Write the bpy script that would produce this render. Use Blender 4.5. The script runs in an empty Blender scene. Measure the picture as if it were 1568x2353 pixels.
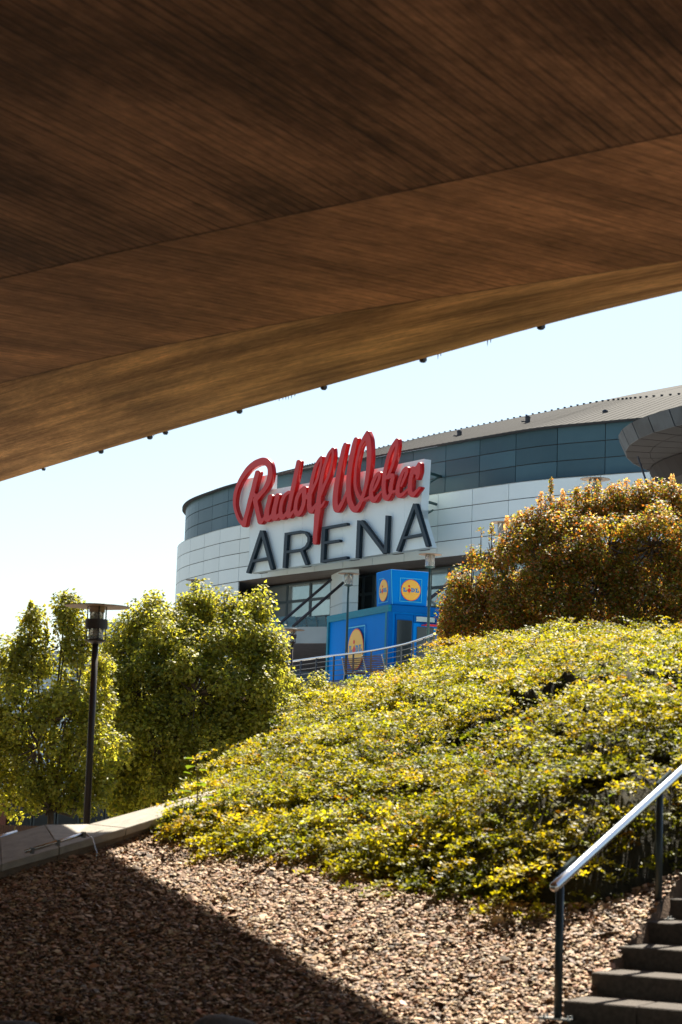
import bpy, bmesh, math, random
import numpy as np
from mathutils import Vector, Matrix

random.seed(7)
RNG = np.random.default_rng(7)
S = bpy.context.scene
COL = S.collection

# ------------------------------------------------------------ camera, sky, sun, exposure
EYE = 2.05
FPX = 4600.0                     # focal length in units of a 1568 x 2353 picture
PITCH = math.atan(643.5 / FPX)
ROLL = 0.033
F_ = Vector((0, math.cos(PITCH), math.sin(PITCH)))
U0 = Vector((0, -math.sin(PITCH), math.cos(PITCH)))
R0 = Vector((1, 0, 0))
R_ = R0 * math.cos(ROLL) + U0 * math.sin(ROLL)
U_ = U0 * math.cos(ROLL) - R0 * math.sin(ROLL)
cam = bpy.data.cameras.new('camera')
cam_o = bpy.data.objects.new('camera', cam)
COL.objects.link(cam_o)
m = Matrix((R_, U_, -F_)).transposed().to_4x4()
m.translation = Vector((0, 0, EYE))
cam_o.matrix_world = m
cam.sensor_fit = 'VERTICAL'
cam.sensor_height = 36.0
cam.sensor_width = 24.0
cam.lens = FPX / 2353 * 36.0
cam.clip_start = 0.1
cam.clip_end = 4000
cam.dof.use_dof = True
cam.dof.focus_distance = 88.0
cam.dof.aperture_fstop = 4.2
S.camera = cam_o

SUN_EL = math.radians(51.0)
SUN_AZ = math.radians(14.5)      # clockwise from +Y
w = bpy.data.worlds.new('World')
S.world = w
w.use_nodes = True
nt = w.node_tree
bg = nt.nodes['Background']
sky = nt.nodes.new('ShaderNodeTexSky')
sky.sky_type = 'NISHITA'
sky.sun_disc = False
sky.sun_elevation = SUN_EL
sky.sun_rotation = SUN_AZ
sky.air_density = 1.0
sky.dust_density = 1.2
sky.ozone_density = 2.0
bg.inputs['Strength'].default_value = 0.06
tint = nt.nodes.new('ShaderNodeVectorMath'); tint.operation = 'MULTIPLY'; tint.inputs[1].default_value = (.95, .97, .93)
nt.links.new(sky.outputs[0], tint.inputs[0])
nt.links.new(tint.outputs[0], bg.inputs['Color'])
sun = bpy.data.lights.new('sun', 'SUN')
sun.energy = 4.3
sun.angle = math.radians(0.5)
sun.color = (1.0, 0.91, 0.76)
sun_o = bpy.data.objects.new('sun', sun)
COL.objects.link(sun_o)
SUND = Vector((math.sin(SUN_AZ) * math.cos(SUN_EL), math.cos(SUN_AZ) * math.cos(SUN_EL), math.sin(SUN_EL)))
sun_o.rotation_euler = SUND.to_track_quat('Z', 'Y').to_euler()
S.view_settings.view_transform = 'Standard'
S.view_settings.look = 'None'
S.view_settings.exposure = 1.5
S.view_settings.gamma = 1.0

# ------------------------------------------------------------ geometry helpers
CAMP = Vector((0, 0, EYE))


def ray(px, py):
    return F_ + R_ * ((px - 784) / FPX) + U_ * (-(py - 1176.5) / FPX)


def at(px, py, Y):
    d = ray(px, py)
    return CAMP + d * (Y / d.y)


def atz(px, py, zrel):
    d = ray(px, py)
    return CAMP + d * (zrel / d.z)


def proj(p):
    v = Vector(p) - CAMP
    f = v.dot(F_)
    return 784 + FPX * v.dot(R_) / f, 1176.5 - FPX * v.dot(U_) / f


class MB:
    def __init__(self):
        self.v = []; self.f = []

    def add(self, vs, fs):
        o = len(self.v)
        self.v += [tuple(x) for x in vs]
        self.f += [tuple(i + o for i in f) for f in fs]
        return self

    def box(self, c, s, rot=0.0, M=None):
        c = Vector(c)
        M = M or Matrix.Rotation(rot, 3, 'Z')
        vs = [c + M @ Vector((x * s[0] / 2, y * s[1] / 2, z * s[2] / 2)) for z in (-1, 1) for y in (-1, 1) for x in (-1, 1)]
        return self.add(vs, [(0, 2, 3, 1), (4, 5, 7, 6), (0, 1, 5, 4), (2, 6, 7, 3), (0, 4, 6, 2), (1, 3, 7, 5)])

    def tube(self, pts, rad, n=8, caps=True):
        pts = [Vector(p) for p in pts]
        if not hasattr(rad, '__len__'): rad = [rad] * len(pts)
        vs = []; fs = []
        prev = None
        for i, p in enumerate(pts):
            d = (pts[min(i + 1, len(pts) - 1)] - pts[max(i - 1, 0)]).normalized()
            a = prev if prev is not None else (Vector((0, 0, 1)) if abs(d.z) < .9 else Vector((1, 0, 0)))
            x = (a - d * a.dot(d)).normalized(); y = d.cross(x); prev = x
            for k in range(n):
                t = 2 * math.pi * k / n
                vs.append(p + (x * math.cos(t) + y * math.sin(t)) * rad[i])
        for i in range(len(pts) - 1):
            for k in range(n):
                a, b = i * n + k, i * n + (k + 1) % n
                fs.append((a, b, b + n, a + n))
        if caps:
            fs.append(tuple(range(n - 1, -1, -1)))
            fs.append(tuple((len(pts) - 1) * n + k for k in range(n)))
        return self.add(vs, fs)

    def lathe(self, prof, c=(0, 0, 0), n=24):
        c = Vector(c); vs = []; fs = []
        for r, z in prof:
            for k in range(n):
                t = 2 * math.pi * k / n
                vs.append(c + Vector((r * math.cos(t), r * math.sin(t), z)))
        for i in range(len(prof) - 1):
            for k in range(n):
                a, b = i * n + k, i * n + (k + 1) % n
                fs.append((a, b, b + n, a + n))
        return self.add(vs, fs)

    def prism(self, poly, off):
        off = Vector(off); n = len(poly)
        vs = [Vector(p) for p in poly] + [Vector(p) + off for p in poly]
        fs = [tuple(range(n)), tuple(range(2 * n - 1, n - 1, -1))]
        fs += [(i, i + n, (i + 1) % n + n, (i + 1) % n) for i in range(n)]
        return self.add(vs, fs)

    def build(self, name, mat, parent=None, smooth=False, bevel=0.0, fix=True):
        me = bpy.data.meshes.new(name)
        me.from_pydata(self.v, [], self.f)
        if fix:
            bm = bmesh.new(); bm.from_mesh(me)
            if bevel:
                es = [e for e in bm.edges if len(e.link_faces) == 2 and e.calc_face_angle(0) > .5]
                bmesh.ops.bevel(bm, geom=es, offset=bevel, segments=1, affect='EDGES')
            bmesh.ops.recalc_face_normals(bm, faces=bm.faces)
            bm.to_mesh(me); bm.free()
        if smooth:
            me.polygons.foreach_set('use_smooth', [True] * len(me.polygons))
        me.materials.append(mat)
        return link(name, me, parent)


def link(name, me, parent=None):
    o = bpy.data.objects.new(name, me)
    COL.objects.link(o)
    if parent is not None: setp(o, parent)
    return o


WORLDLOC = {}


def setp(o, parent):
    o.parent = parent
    loc = WORLDLOC.get(parent.name, Vector((0, 0, 0)))
    o.matrix_parent_inverse = Matrix.Translation(-loc)


def tag(o, label=None, cat=None, group=None, kind=None):
    if label: o['label'] = label
    if cat: o['category'] = cat
    if group: o['group'] = group
    if kind: o['kind'] = kind
    return o


def thing(name, loc, label, cat, group=None):
    o = bpy.data.objects.new(name, None)
    COL.objects.link(o)
    o.location = loc
    o.empty_display_size = .2
    WORLDLOC[o.name] = Vector(loc)
    return tag(o, label, cat, group)


def copy_tree(o, parent=None):
    c = o.copy(); COL.objects.link(c)
    if parent is not None: c.parent = parent
    for ch in list(o.children): copy_tree(ch, c)
    return c


# ------------------------------------------------------------ materials
def mat(name, c1, c2=None, rough=.6, metal=0.0, scale=6.0, stretch=(1, 1, 1), bump=0.0, bscale=None, spec=.5,
        rnd=0.0, detail=6, emis=None, trans=0.0, contrast=(.35, .65)):
    M = bpy.data.materials.new(name); M.use_nodes = True
    t = M.node_tree; N = t.nodes; L = t.links
    p = N['Principled BSDF']
    p.inputs['Roughness'].default_value = rough
    p.inputs['Metallic'].default_value = metal
    p.inputs['Specular IOR Level'].default_value = spec
    if trans: p.inputs['Transmission Weight'].default_value = trans
    c2 = c2 or c1
    tc = N.new('ShaderNodeTexCoord'); mp = N.new('ShaderNodeMapping')
    mp.inputs['Scale'].default_value = stretch
    L.new(tc.outputs['Object'], mp.inputs[0])
    nz = N.new('ShaderNodeTexNoise'); nz.inputs['Scale'].default_value = scale; nz.inputs['Detail'].default_value = detail
    nz.inputs['Roughness'].default_value = .6
    L.new(mp.outputs[0], nz.inputs[0])
    rp = N.new('ShaderNodeMapRange'); rp.inputs[1].default_value = contrast[0]; rp.inputs[2].default_value = contrast[1]
    L.new(nz.outputs[0], rp.inputs[0])
    mx = N.new('ShaderNodeMix'); mx.data_type = 'RGBA'
    mx.inputs[6].default_value = (*c1, 1); mx.inputs[7].default_value = (*c2, 1)
    L.new(rp.outputs[0], mx.inputs[0])
    out = mx.outputs[2]
    if rnd:
        oi = N.new('ShaderNodeObjectInfo'); r2 = N.new('ShaderNodeMapRange')
        r2.inputs[3].default_value = 1 - rnd; r2.inputs[4].default_value = 1 + rnd
        L.new(oi.outputs['Random'], r2.inputs[0])
        vm = N.new('ShaderNodeVectorMath'); vm.operation = 'SCALE'
        L.new(out, vm.inputs[0]); L.new(r2.outputs[0], vm.inputs['Scale'])
        out = vm.outputs[0]
    L.new(out, p.inputs['Base Color'])
    if bump:
        n2 = N.new('ShaderNodeTexNoise'); n2.inputs['Scale'].default_value = bscale or scale * 4; n2.inputs['Detail'].default_value = 8
        L.new(mp.outputs[0], n2.inputs[0])
        b = N.new('ShaderNodeBump'); b.inputs['Strength'].default_value = bump; b.inputs['Distance'].default_value = .02
        L.new(n2.outputs[0], b.inputs['Height']); L.new(b.outputs[0], p.inputs['Normal'])
    if emis:
        p.inputs['Emission Color'].default_value = (*emis[:3], 1); p.inputs['Emission Strength'].default_value = emis[3]
    return M


def leaf_mat(name, transw=.5, gloss=.5, tboost=(1.6, 1.7, .9)):
    M = bpy.data.materials.new(name); M.use_nodes = True
    t = M.node_tree; N = t.nodes; L = t.links
    p = N['Principled BSDF']; out = N['Material Output']
    a = N.new('ShaderNodeAttribute'); a.attribute_name = 'tint'
    L.new(a.outputs['Color'], p.inputs['Base Color'])
    p.inputs['Roughness'].default_value = .5
    p.inputs['Specular IOR Level'].default_value = gloss * .5
    tr = N.new('ShaderNodeBsdfTranslucent')
    vm = N.new('ShaderNodeVectorMath'); vm.operation = 'MULTIPLY'; vm.inputs[1].default_value = tboost
    L.new(a.outputs['Color'], vm.inputs[0]); L.new(vm.outputs[0], tr.inputs[0])
    mx = N.new('ShaderNodeMixShader'); mx.inputs[0].default_value = transw
    L.new(p.outputs[0], mx.inputs[1]); L.new(tr.outputs[0], mx.inputs[2]); L.new(mx.outputs[0], out.inputs[0])
    return M


def board_mat(name, c1, c2, bw, groove=.5, stain=None):
    """board-formed concrete: UV u along the boards, v across, in metres"""
    M = bpy.data.materials.new(name); M.use_nodes = True
    t = M.node_tree; N = t.nodes; L = t.links
    p = N['Principled BSDF']; p.inputs['Roughness'].default_value = .85; p.inputs['Specular IOR Level'].default_value = .25
    uv = N.new('ShaderNodeTexCoord'); sp = N.new('ShaderNodeSeparateXYZ')
    L.new(uv.outputs['UV'], sp.inputs[0])

    def math_(op, a, b=None, c=None):
        n = N.new('ShaderNodeMath'); n.operation = op
        for i, x in enumerate((a, b, c)):
            if x is None: continue
            if isinstance(x, (int, float)): n.inputs[i].default_value = x
            else: L.new(x, n.inputs[i])
        return n.outputs[0]
    v = math_('DIVIDE', sp.outputs[1], bw)
    fl = math_('FLOOR', v); fr = math_('FRACT', v)
    # butt joints: shift u per board
    wn = N.new('ShaderNodeTexWhiteNoise'); wn.noise_dimensions = '1D'; L.new(fl, wn.inputs['W'])
    uo = math_('ADD', math_('DIVIDE', sp.outputs[0], 2.6), math_('MULTIPLY', wn.outputs['Value'], 7.3))
    ufl = math_('FLOOR', uo)
    cb = N.new('ShaderNodeCombineXYZ'); L.new(fl, cb.inputs[0]); L.new(ufl, cb.inputs[1])
    w2 = N.new('ShaderNodeTexWhiteNoise'); w2.noise_dimensions = '2D'; L.new(cb.outputs[0], w2.inputs['Vector'])
    d = math_('MINIMUM', fr, math_('SUBTRACT', 1.0, fr))
    gr = N.new('ShaderNodeMapRange'); gr.inputs[1].default_value = 0.0; gr.inputs[2].default_value = .20; L.new(d, gr.inputs[0]); gr.clamp = True
    # grain stretched along the boards
    mp = N.new('ShaderNodeMapping'); mp.inputs['Scale'].default_value = (3.2, 26, 1); L.new(uv.outputs['UV'], mp.inputs[0])
    g = N.new('ShaderNodeTexNoise'); g.inputs['Scale'].default_value = 1.3; g.inputs['Detail'].default_value = 9; g.inputs['Roughness'].default_value = .65
    L.new(mp.outputs[0], g.inputs[0])
    mp2 = N.new('ShaderNodeMapping'); mp2.inputs['Scale'].default_value = (.35, .8, 1); L.new(uv.outputs['UV'], mp2.inputs[0])
    bl = N.new('ShaderNodeTexNoise'); bl.inputs['Scale'].default_value = 1.4; bl.inputs['Detail'].default_value = 5; L.new(mp2.outputs[0], bl.inputs[0])
    sp_ = N.new('ShaderNodeTexNoise'); sp_.inputs['Scale'].default_value = 5; sp_.inputs['Detail'].default_value = 3
    mps = N.new('ShaderNodeMapping'); mps.inputs['Scale'].default_value = (.6, 2.6, 1); L.new(uv.outputs['UV'], mps.inputs[0]); L.new(mps.outputs[0], sp_.inputs[0])
    spot = N.new('ShaderNodeMapRange'); spot.inputs[1].default_value = .66; spot.inputs[2].default_value = .74; L.new(sp_.outputs[0], spot.inputs[0])
    f1 = math_('ADD', math_('MULTIPLY', w2.outputs['Value'], .13), math_('MULTIPLY', g.outputs[0], .75))
    f1 = math_('ADD', f1, math_('MULTIPLY', bl.outputs[0], 1.0))
    rr = N.new('ShaderNodeMapRange'); rr.inputs[1].default_value = .74; rr.inputs[2].default_value = 1.16; L.new(f1, rr.inputs[0])
    mx = N.new('ShaderNodeMix'); mx.data_type = 'RGBA'; mx.inputs[6].default_value = (*c1, 1); mx.inputs[7].default_value = (*c2, 1)
    L.new(rr.outputs[0], mx.inputs[0])
    # groove presence varies along the run
    gm = N.new('ShaderNodeMapping'); gm.inputs['Scale'].default_value = (.5, .9 / bw, 1); L.new(uv.outputs['UV'], gm.inputs[0])
    gn = N.new('ShaderNodeTexNoise'); gn.inputs['Scale'].default_value = .6; gn.inputs['Detail'].default_value = 3; L.new(gm.outputs[0], gn.inputs[0])
    gq = N.new('ShaderNodeMapRange'); gq.inputs[1].default_value = .30; gq.inputs[2].default_value = .62; L.new(gn.outputs[0], gq.inputs[0])
    gv = math_('MULTIPLY', math_('SUBTRACT', 1.0, gr.outputs[0]), math_('MULTIPLY', gq.outputs[0], groove))
    dark = math_('SUBTRACT', 1.0, math_('MINIMUM', gv, .8))
    dark = math_('MULTIPLY', dark, math_('SUBTRACT', 1.0, math_('MULTIPLY', spot.outputs[0], .5)))
    mp3 = N.new('ShaderNodeMapping'); mp3.inputs['Scale'].default_value = (1.1, .8 / bw, 1); L.new(uv.outputs['UV'], mp3.inputs[0])
    st = N.new('ShaderNodeTexNoise'); st.inputs['Scale'].default_value = 1.0; st.inputs['Detail'].default_value = 4; st.inputs['Roughness'].default_value = .7; L.new(mp3.outputs[0], st.inputs[0])
    mo = N.new('ShaderNodeTexNoise'); mo.inputs['Scale'].default_value = 7.0; mo.inputs['Detail'].default_value = 8; mo.inputs['Roughness'].default_value = .7; L.new(uv.outputs['UV'], mo.inputs[0])
    m1 = N.new('ShaderNodeMapRange'); m1.inputs[1].default_value = .35; m1.inputs[2].default_value = .65; m1.inputs[3].default_value = .80; m1.inputs[4].default_value = 1.18; L.new(mo.outputs[0], m1.inputs[0])
    dark = math_('MULTIPLY', dark, m1.outputs[0])
    m2 = N.new('ShaderNodeTexNoise'); m2.inputs['Scale'].default_value = .55; m2.inputs['Detail'].default_value = 6; m2.inputs['Roughness'].default_value = .6; L.new(uv.outputs['UV'], m2.inputs[0])
    m3 = N.new('ShaderNodeMapRange'); m3.inputs[1].default_value = .36; m3.inputs[2].default_value = .66; m3.inputs[3].default_value = .72; m3.inputs[4].default_value = 1.4; L.new(m2.outputs[0], m3.inputs[0])
    dark = math_('MULTIPLY', dark, m3.outputs[0])
    s1 = N.new('ShaderNodeMapRange'); s1.inputs[1].default_value = .53; s1.inputs[2].default_value = .62; L.new(st.outputs[0], s1.inputs[0])
    s2 = N.new('ShaderNodeMapRange'); s2.inputs[1].default_value = .42; s2.inputs[2].default_value = .28; L.new(st.outputs[0], s2.inputs[0])
    dark = math_('MULTIPLY', dark, math_('SUBTRACT', 1.0, math_('MULTIPLY', s1.outputs[0], .3)))
    dark = math_('MULTIPLY', dark, math_('ADD', 1.0, math_('MULTIPLY', s2.outputs[0], .2)))
    vm = N.new('ShaderNodeVectorMath'); vm.operation = 'SCALE'; L.new(mx.outputs[2], vm.inputs[0]); L.new(dark, vm.inputs['Scale'])
    L.new(vm.outputs[0], p.inputs['Base Color'])
    h = math_('ADD', math_('MULTIPLY', gr.outputs[0], .5), math_('ADD', math_('MULTIPLY', g.outputs[0], .5), math_('MULTIPLY', w2.outputs['Value'], .25)))
    b = N.new('ShaderNodeBump'); b.inputs['Strength'].default_value = .7; b.inputs['Distance'].default_value = .012
    L.new(h, b.inputs['Height']); L.new(b.outputs[0], p.inputs['Normal'])
    return M


M_conc = mat('concrete', (.30, .25, .20), (.20, .165, .13), rough=.9, scale=3, bump=.4)
M_board_main = board_mat('board_concrete_main_shaded', (.15, .072, .038), (.47, .24, .125), .085, .75)  # inner soffit concrete darkened, light falling off inwards put into the colour
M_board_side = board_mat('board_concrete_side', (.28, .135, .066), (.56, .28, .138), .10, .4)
M_board_edge = board_mat('board_concrete_edge_lit', (.30, .15, .06), (.80, .45, .20), .06, .6)  # same concrete lightened, sky and ground light on the edge put into the colour
M_step = mat('step_stone', (.105, .085, .07), (.06, .048, .04), rough=.85, scale=30, bump=.5, bscale=120, rnd=.12)
M_coping = mat('coping_stone', (.42, .38, .32), (.30, .28, .24), rough=.75, scale=8, bump=.2, rnd=.06)
M_wallface = mat('wall_concrete', (.24, .17, .115), (.15, .11, .08), rough=.9, scale=6, bump=.4)
M_soil = mat('soil', (.09, .055, .035), (.16, .10, .06), rough=1, scale=12, bump=.8)
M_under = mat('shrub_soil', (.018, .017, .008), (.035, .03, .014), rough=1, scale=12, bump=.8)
M_ground = mat('ground_paving', (.17, .16, .14), (.23, .21, .18), rough=.9, scale=2, bump=.2)
M_plaza = mat('plaza_paving', (.60, .60, .58), (.54, .54, .52), rough=.9, scale=2, bump=.1)
M_white = mat('white_cladding', (.79, .88, .87), (.76, .85, .84), rough=.5, scale=.7, rnd=.04, spec=.3)
M_dark = mat('slate_cladding', (.055, .115, .14), (.045, .10, .125), rough=.4, scale=.5, rnd=.22, spec=.3)
M_joint = mat('joint_backing', (.05, .055, .06), rough=.8)
M_roof = mat('roof_metal', (.058, .058, .056), (.04, .04, .039), rough=.8, metal=.0, scale=14, stretch=(1, 1, 6), spec=.1)
M_guard = mat('snow_guard_metal', (.06, .06, .065), rough=.5, metal=.4)
M_frame = mat('window_frame_metal', (.06, .09, .10), rough=.5)
M_glass = mat('coated_glass', (.50, .56, .55), (.34, .42, .43), rough=.07, metal=.6, scale=.4, rnd=.15)
M_darkglass = mat('dark_glass', (.025, .035, .04), rough=.06, spec=.8)
M_glasscan = mat('canopy_glass', (.20, .50, .52), (.32, .62, .62), rough=.12, metal=.35, scale=1, rnd=.3)
M_brace = mat('brace_paint', (.06, .045, .045), rough=.5)
M_soffit = mat('soffit_sheet', (.26, .21, .18), (.20, .165, .14), rough=.7, scale=2)
M_fascia = mat('fascia_sheet', (.40, .44, .42), (.34, .38, .37), rough=.5, scale=1)
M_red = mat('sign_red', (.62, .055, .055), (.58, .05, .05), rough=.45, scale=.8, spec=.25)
M_red_side = mat('sign_red_side_shade', (.52, .006, .005), (.46, .004, .004), rough=.3, spec=.4)  # deeper red for the script sides, their shade put into the colour
M_anth_side = mat('sign_anthracite_side_shade', (.010, .022, .032), rough=.5, spec=.2)  # darker copy for the sides of the capitals, shade put into the colour
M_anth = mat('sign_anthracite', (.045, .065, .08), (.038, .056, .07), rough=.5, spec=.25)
M_board = mat('sign_board_white', (.80, .92, .93), (.78, .90, .91), rough=.55, scale=.5, rnd=.012, spec=.25)
M_blue = mat('kiosk_blue', (.001, .22, .72), (.001, .20, .66), rough=.55, scale=.6, spec=.05)
M_blue2 = mat('kiosk_blue_dark', (.001, .12, .44), (.001, .10, .38), rough=.55, scale=.8, spec=.05)
M_teal = mat('kiosk_trim_teal', (.008, .22, .32), (.01, .18, .27), rough=.5, scale=2, stretch=(1, 1, 5), spec=.15)
M_cyan = mat('logo_cyan_line', (.05, .48, .72), rough=.5)
M_yellow = mat('logo_yellow', (.88, .50, .07), rough=.45)
M_lred = mat('logo_red', (.72, .02, .02), rough=.45)
M_lblue = mat('logo_blue', (.01, .22, .52), rough=.45)
M_lamp_dark = mat('lamp_brown_paint', (.045, .032, .03), (.035, .026, .024), rough=.45, metal=.2)
M_lamp_teal = mat('lamp_teal_paint', (.035, .085, .085), rough=.45, metal=.2)
M_shade = mat('lamp_shade_underside', (.42, .30, .21), (.32, .22, .15), rough=.55, scale=5)
M_lglass = bpy.data.materials.new('lamp_glass'); M_lglass.use_nodes = True
_p = M_lglass.node_tree.nodes['Principled BSDF']
_p.inputs['Base Color'].default_value = (.8, .82, .78, 1); _p.inputs['Roughness'].default_value = .12
_p.inputs['Transmission Weight'].default_value = .75; _p.inputs['IOR'].default_value = 1.15
M_steel = mat('stainless_steel', (.72, .72, .72), (.66, .66, .66), rough=.24, metal=1.0, scale=30)
M_post = mat('post_paint', (.025, .04, .045), rough=.42, metal=.3)
M_rail = mat('plaza_rail_metal', (.09, .10, .11), rough=.45, metal=.4)
M_brick = mat('brick_red', (.28, .11, .07), (.17, .065, .045), rough=.9, scale=14, stretch=(1, 1, 4))
M_bark = mat('bark', (.07, .05, .035), (.12, .085, .06), rough=.95, scale=20, stretch=(1, 1, .2), bump=.6)
M_stem = mat('twig', (.10, .055, .03), (.16, .09, .05), rough=.9)
M_rock = mat('boulder', (.08, .075, .07), (.13, .12, .11), rough=.8, scale=8, bump=.4)
M_far = mat('far_facade', (.50, .60, .64), (.44, .54, .58), rough=.7, scale=.1)
M_wood = mat('bench_wood', (.16, .085, .05), (.11, .06, .04), rough=.7, scale=8)
M_leaf_tree = leaf_mat('linden_leaf', .6, .8, (2.5, 2.2, .8))
M_leaf_mound = leaf_mat('cover_leaf', .48, .45, (2.55, 2.15, .4))
M_leaf_bush = leaf_mat('bush_leaf', .55, .55, (2.5, 2.2, .8))
M_chip = bpy.data.materials.new('wood_chip'); M_chip.use_nodes = True
_p = M_chip.node_tree.nodes['Principled BSDF']; _a = M_chip.node_tree.nodes.new('ShaderNodeAttribute'); _a.attribute_name = 'tint'
M_chip.node_tree.links.new(_a.outputs['Color'], _p.inputs['Base Color']); _p.inputs['Roughness'].default_value = .7


# ------------------------------------------------------------ numpy mesh helpers
def npmesh(name, V, Fq, mat_, tint=None, parent=None):
    """V (n,3), Fq (m,k) faces of equal size"""
    me = bpy.data.meshes.new(name)
    k = Fq.shape[1]
    me.vertices.add(len(V)); me.vertices.foreach_set('co', np.ascontiguousarray(V, dtype=np.float32).ravel())
    me.loops.add(Fq.size); me.loops.foreach_set('vertex_index', np.ascontiguousarray(Fq, dtype=np.int32).ravel())
    me.polygons.add(len(Fq)); me.polygons.foreach_set('loop_start', np.arange(0, Fq.size, k, dtype=np.int32))
    me.update(calc_edges=True)
    if tint is not None:
        at_ = me.color_attributes.new('tint', 'FLOAT_COLOR', 'POINT')
        c4 = np.concatenate([tint, np.ones((len(tint), 1))], 1).astype(np.float32)
        at_.data.foreach_set('color', c4.ravel())
    me.materials.append(mat_)
    return link(name, me, parent)


def unit(a):
    return a / (np.linalg.norm(a, axis=1, keepdims=True) + 1e-9)


def leaves(C, A, Nn, ln, wd, tint, fold=.25):
    """folded leaf quads. C base point, A axis (unit), Nn approx normal; returns V,F,T"""
    B = unit(np.cross(A, Nn)); N2 = unit(np.cross(B, A))
    n = len(C)
    ln = ln[:, None]; wd = wd[:, None]
    v0 = C; v2 = C + A * ln
    mid = C + A * ln * .45 - N2 * wd * fold
    v1 = mid + B * wd * .5; v3 = mid - B * wd * .5
    V = np.stack([v0, v1, v2, v3], 1).reshape(-1, 3)
    F = np.arange(4 * n).reshape(n, 4)
    T = np.repeat(tint, 4, axis=0)
    return V, F, T


def pick_tints(n, palette, weights, jit=.18):
    pal = np.array(palette); idx = RNG.choice(len(pal), n, p=np.array(weights) / sum(weights))
    t = pal[idx] * (1 + RNG.normal(0, jit, (n, 1))) * (1 + RNG.normal(0, .05, (n, 3)))
    return np.clip(t, .004, .95)


_ND = RNG.normal(0, 1, (24, 2)); _NP = RNG.uniform(0, 6.28, 24)


def fnoise(x, y, f=1.0, k0=0):
    s = np.zeros_like(x)
    for k in range(6):
        d = _ND[(k0 + k) % 24]; fr = f * (1.0 + .55 * k)
        s = s + np.sin(fr * (x * d[0] + y * d[1]) + _NP[(k0 + k) % 24]) / (1 + .5 * k)
    return s / 2.6


# ============================================================ GROUND
g = MB(); g.add([(-900, -300, 0), (900, -300, 0), (900, 2500, 0), (-900, 2500, 0)], [(0, 1, 2, 3)])
tag(g.build('ground', M_ground), kind='structure')

PB, PC = .245, .305
POST = [at(1288, 2345, 14.05), at(1519, 2115, 15.8)]
NOSE0, NOSE4 = at(1295, 2298.6, 14.15), at(1527.6, 2064.5, 16.0)
PA = POST[0].z - EYE - PB * POST[0].x - PC * (POST[0].y + .15)          # plane through the foot of the stair rail


def zplane(x, y):
    return EYE + PA + PB * x + PC * y


def zground(x, y):
    """embankment height (world), flattening to the path"""
    z = zplane(x, y); k = .25
    lo = .02
    h = np.clip(.5 + .5 * (z - lo) / k, 0, 1)
    return lo * (1 - h) + z * h + 0 * k * h * (1 - h) + .02 * np.sin(x * 1.7 + y) * np.cos(y * 1.3)


def ghit(px, py):
    d = ray(px, py)
    lo, hi = 8.0, 40.0
    for Y in np.arange(9, 40, .1):
        p = CAMP + d * (Y / d.y)
        if p.z <= float(zground(np.array(p.x), np.array(p.y))):
            return p
    return CAMP + d * (20 / d.y)


# embankment sheet
nx, ny = 260, 200
xs = np.linspace(-9, 9, nx); ys = np.linspace(4, 24, ny)
X, Yg = np.meshgrid(xs, ys)
Z = zground(X, Yg)
BL = np.array([(-400, 2100), (0, 2028), (133, 1988), (286, 1938), (395, 1912)] + [(395 + .1, 1925), (450, 1940), (520, 1948), (640, 1962), (800, 1978), (930, 2050), (1130, 2078), (1260, 2092), (1380, 2086), (1450, 2060), (1568, 2010), (1800, 1930), (2600, 1700)], float)


def projn(P):
    v = P - np.array(CAMP); f = v @ np.array(F_)
    return 784 + FPX * (v @ np.array(R_)) / f, 1176.5 - FPX * (v @ np.array(U_)) / f


_qx, _qy = projn(np.stack([X.ravel(), Yg.ravel(), Z.ravel()], 1))
beh = np.clip((np.interp(_qx, BL[:, 0], BL[:, 1]) - 12 - _qy) / 60, 0, 3).reshape(X.shape)
Z = np.maximum(Z - beh * np.where(_qx.reshape(X.shape) < 395, .35, .55), -.3)
I = np.arange(nx * ny).reshape(ny, nx)
Fq = np.stack([I[:-1, :-1].ravel(), I[:-1, 1:].ravel(), I[1:, 1:].ravel(), I[1:, :-1].ravel()], 1)
# cut the sheet left of the parapet wall
_sd = Vector((NOSE4.x - NOSE0.x, NOSE4.y - NOSE0.y)).normalized()
under = (X - NOSE0.x) * _sd.y - (Yg - NOSE0.y) * _sd.x          # signed distance right of the stair edge
Z = np.where((under > .06) & (Yg > 12), np.maximum(Z - .9, -.6), Z)
V = np.stack([X.ravel(), Yg.ravel(), Z.ravel()], 1)
bank = npmesh('embankment', V, Fq, M_soil)
tag(bank, kind='structure')

# ============================================================ HILL WITH GROUND COVER
bot = [(425, 1922), (465, 1938), (520, 1948), (640, 1962), (800, 1978), (930, 2050), (1130, 2078), (1260, 2092), (1380, 2086), (1450, 2060), (1568, 2010), (1800, 1930)]
top = [(428, 1912, 20.8), (474, 1868, 22.3), (545, 1818, 23.8), (635, 1745, 26), (725, 1664, 28), (812, 1604, 30), (875, 1578, 31), (950, 1545, 32), (1040, 1505, 33), (1120, 1482, 33.8), (1200, 1468, 34.3), (1350, 1464, 35), (1568, 1482, 35.5), (1850, 1510, 36)]


def resample(P, n):
    P = np.array([list(p) for p in P], dtype=float)
    d = np.r_[0, np.cumsum(np.linalg.norm(np.diff(P, axis=0), axis=1))]
    t = np.linspace(0, d[-1], n)
    return np.stack([np.interp(t, d, P[:, i]) for i in range(P.shape[1])], 1)


bot3 = resample([ghit(*p) for p in bot], 90)
top3 = resample([at(*p) for p in top], 90)
NT = 64


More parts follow.
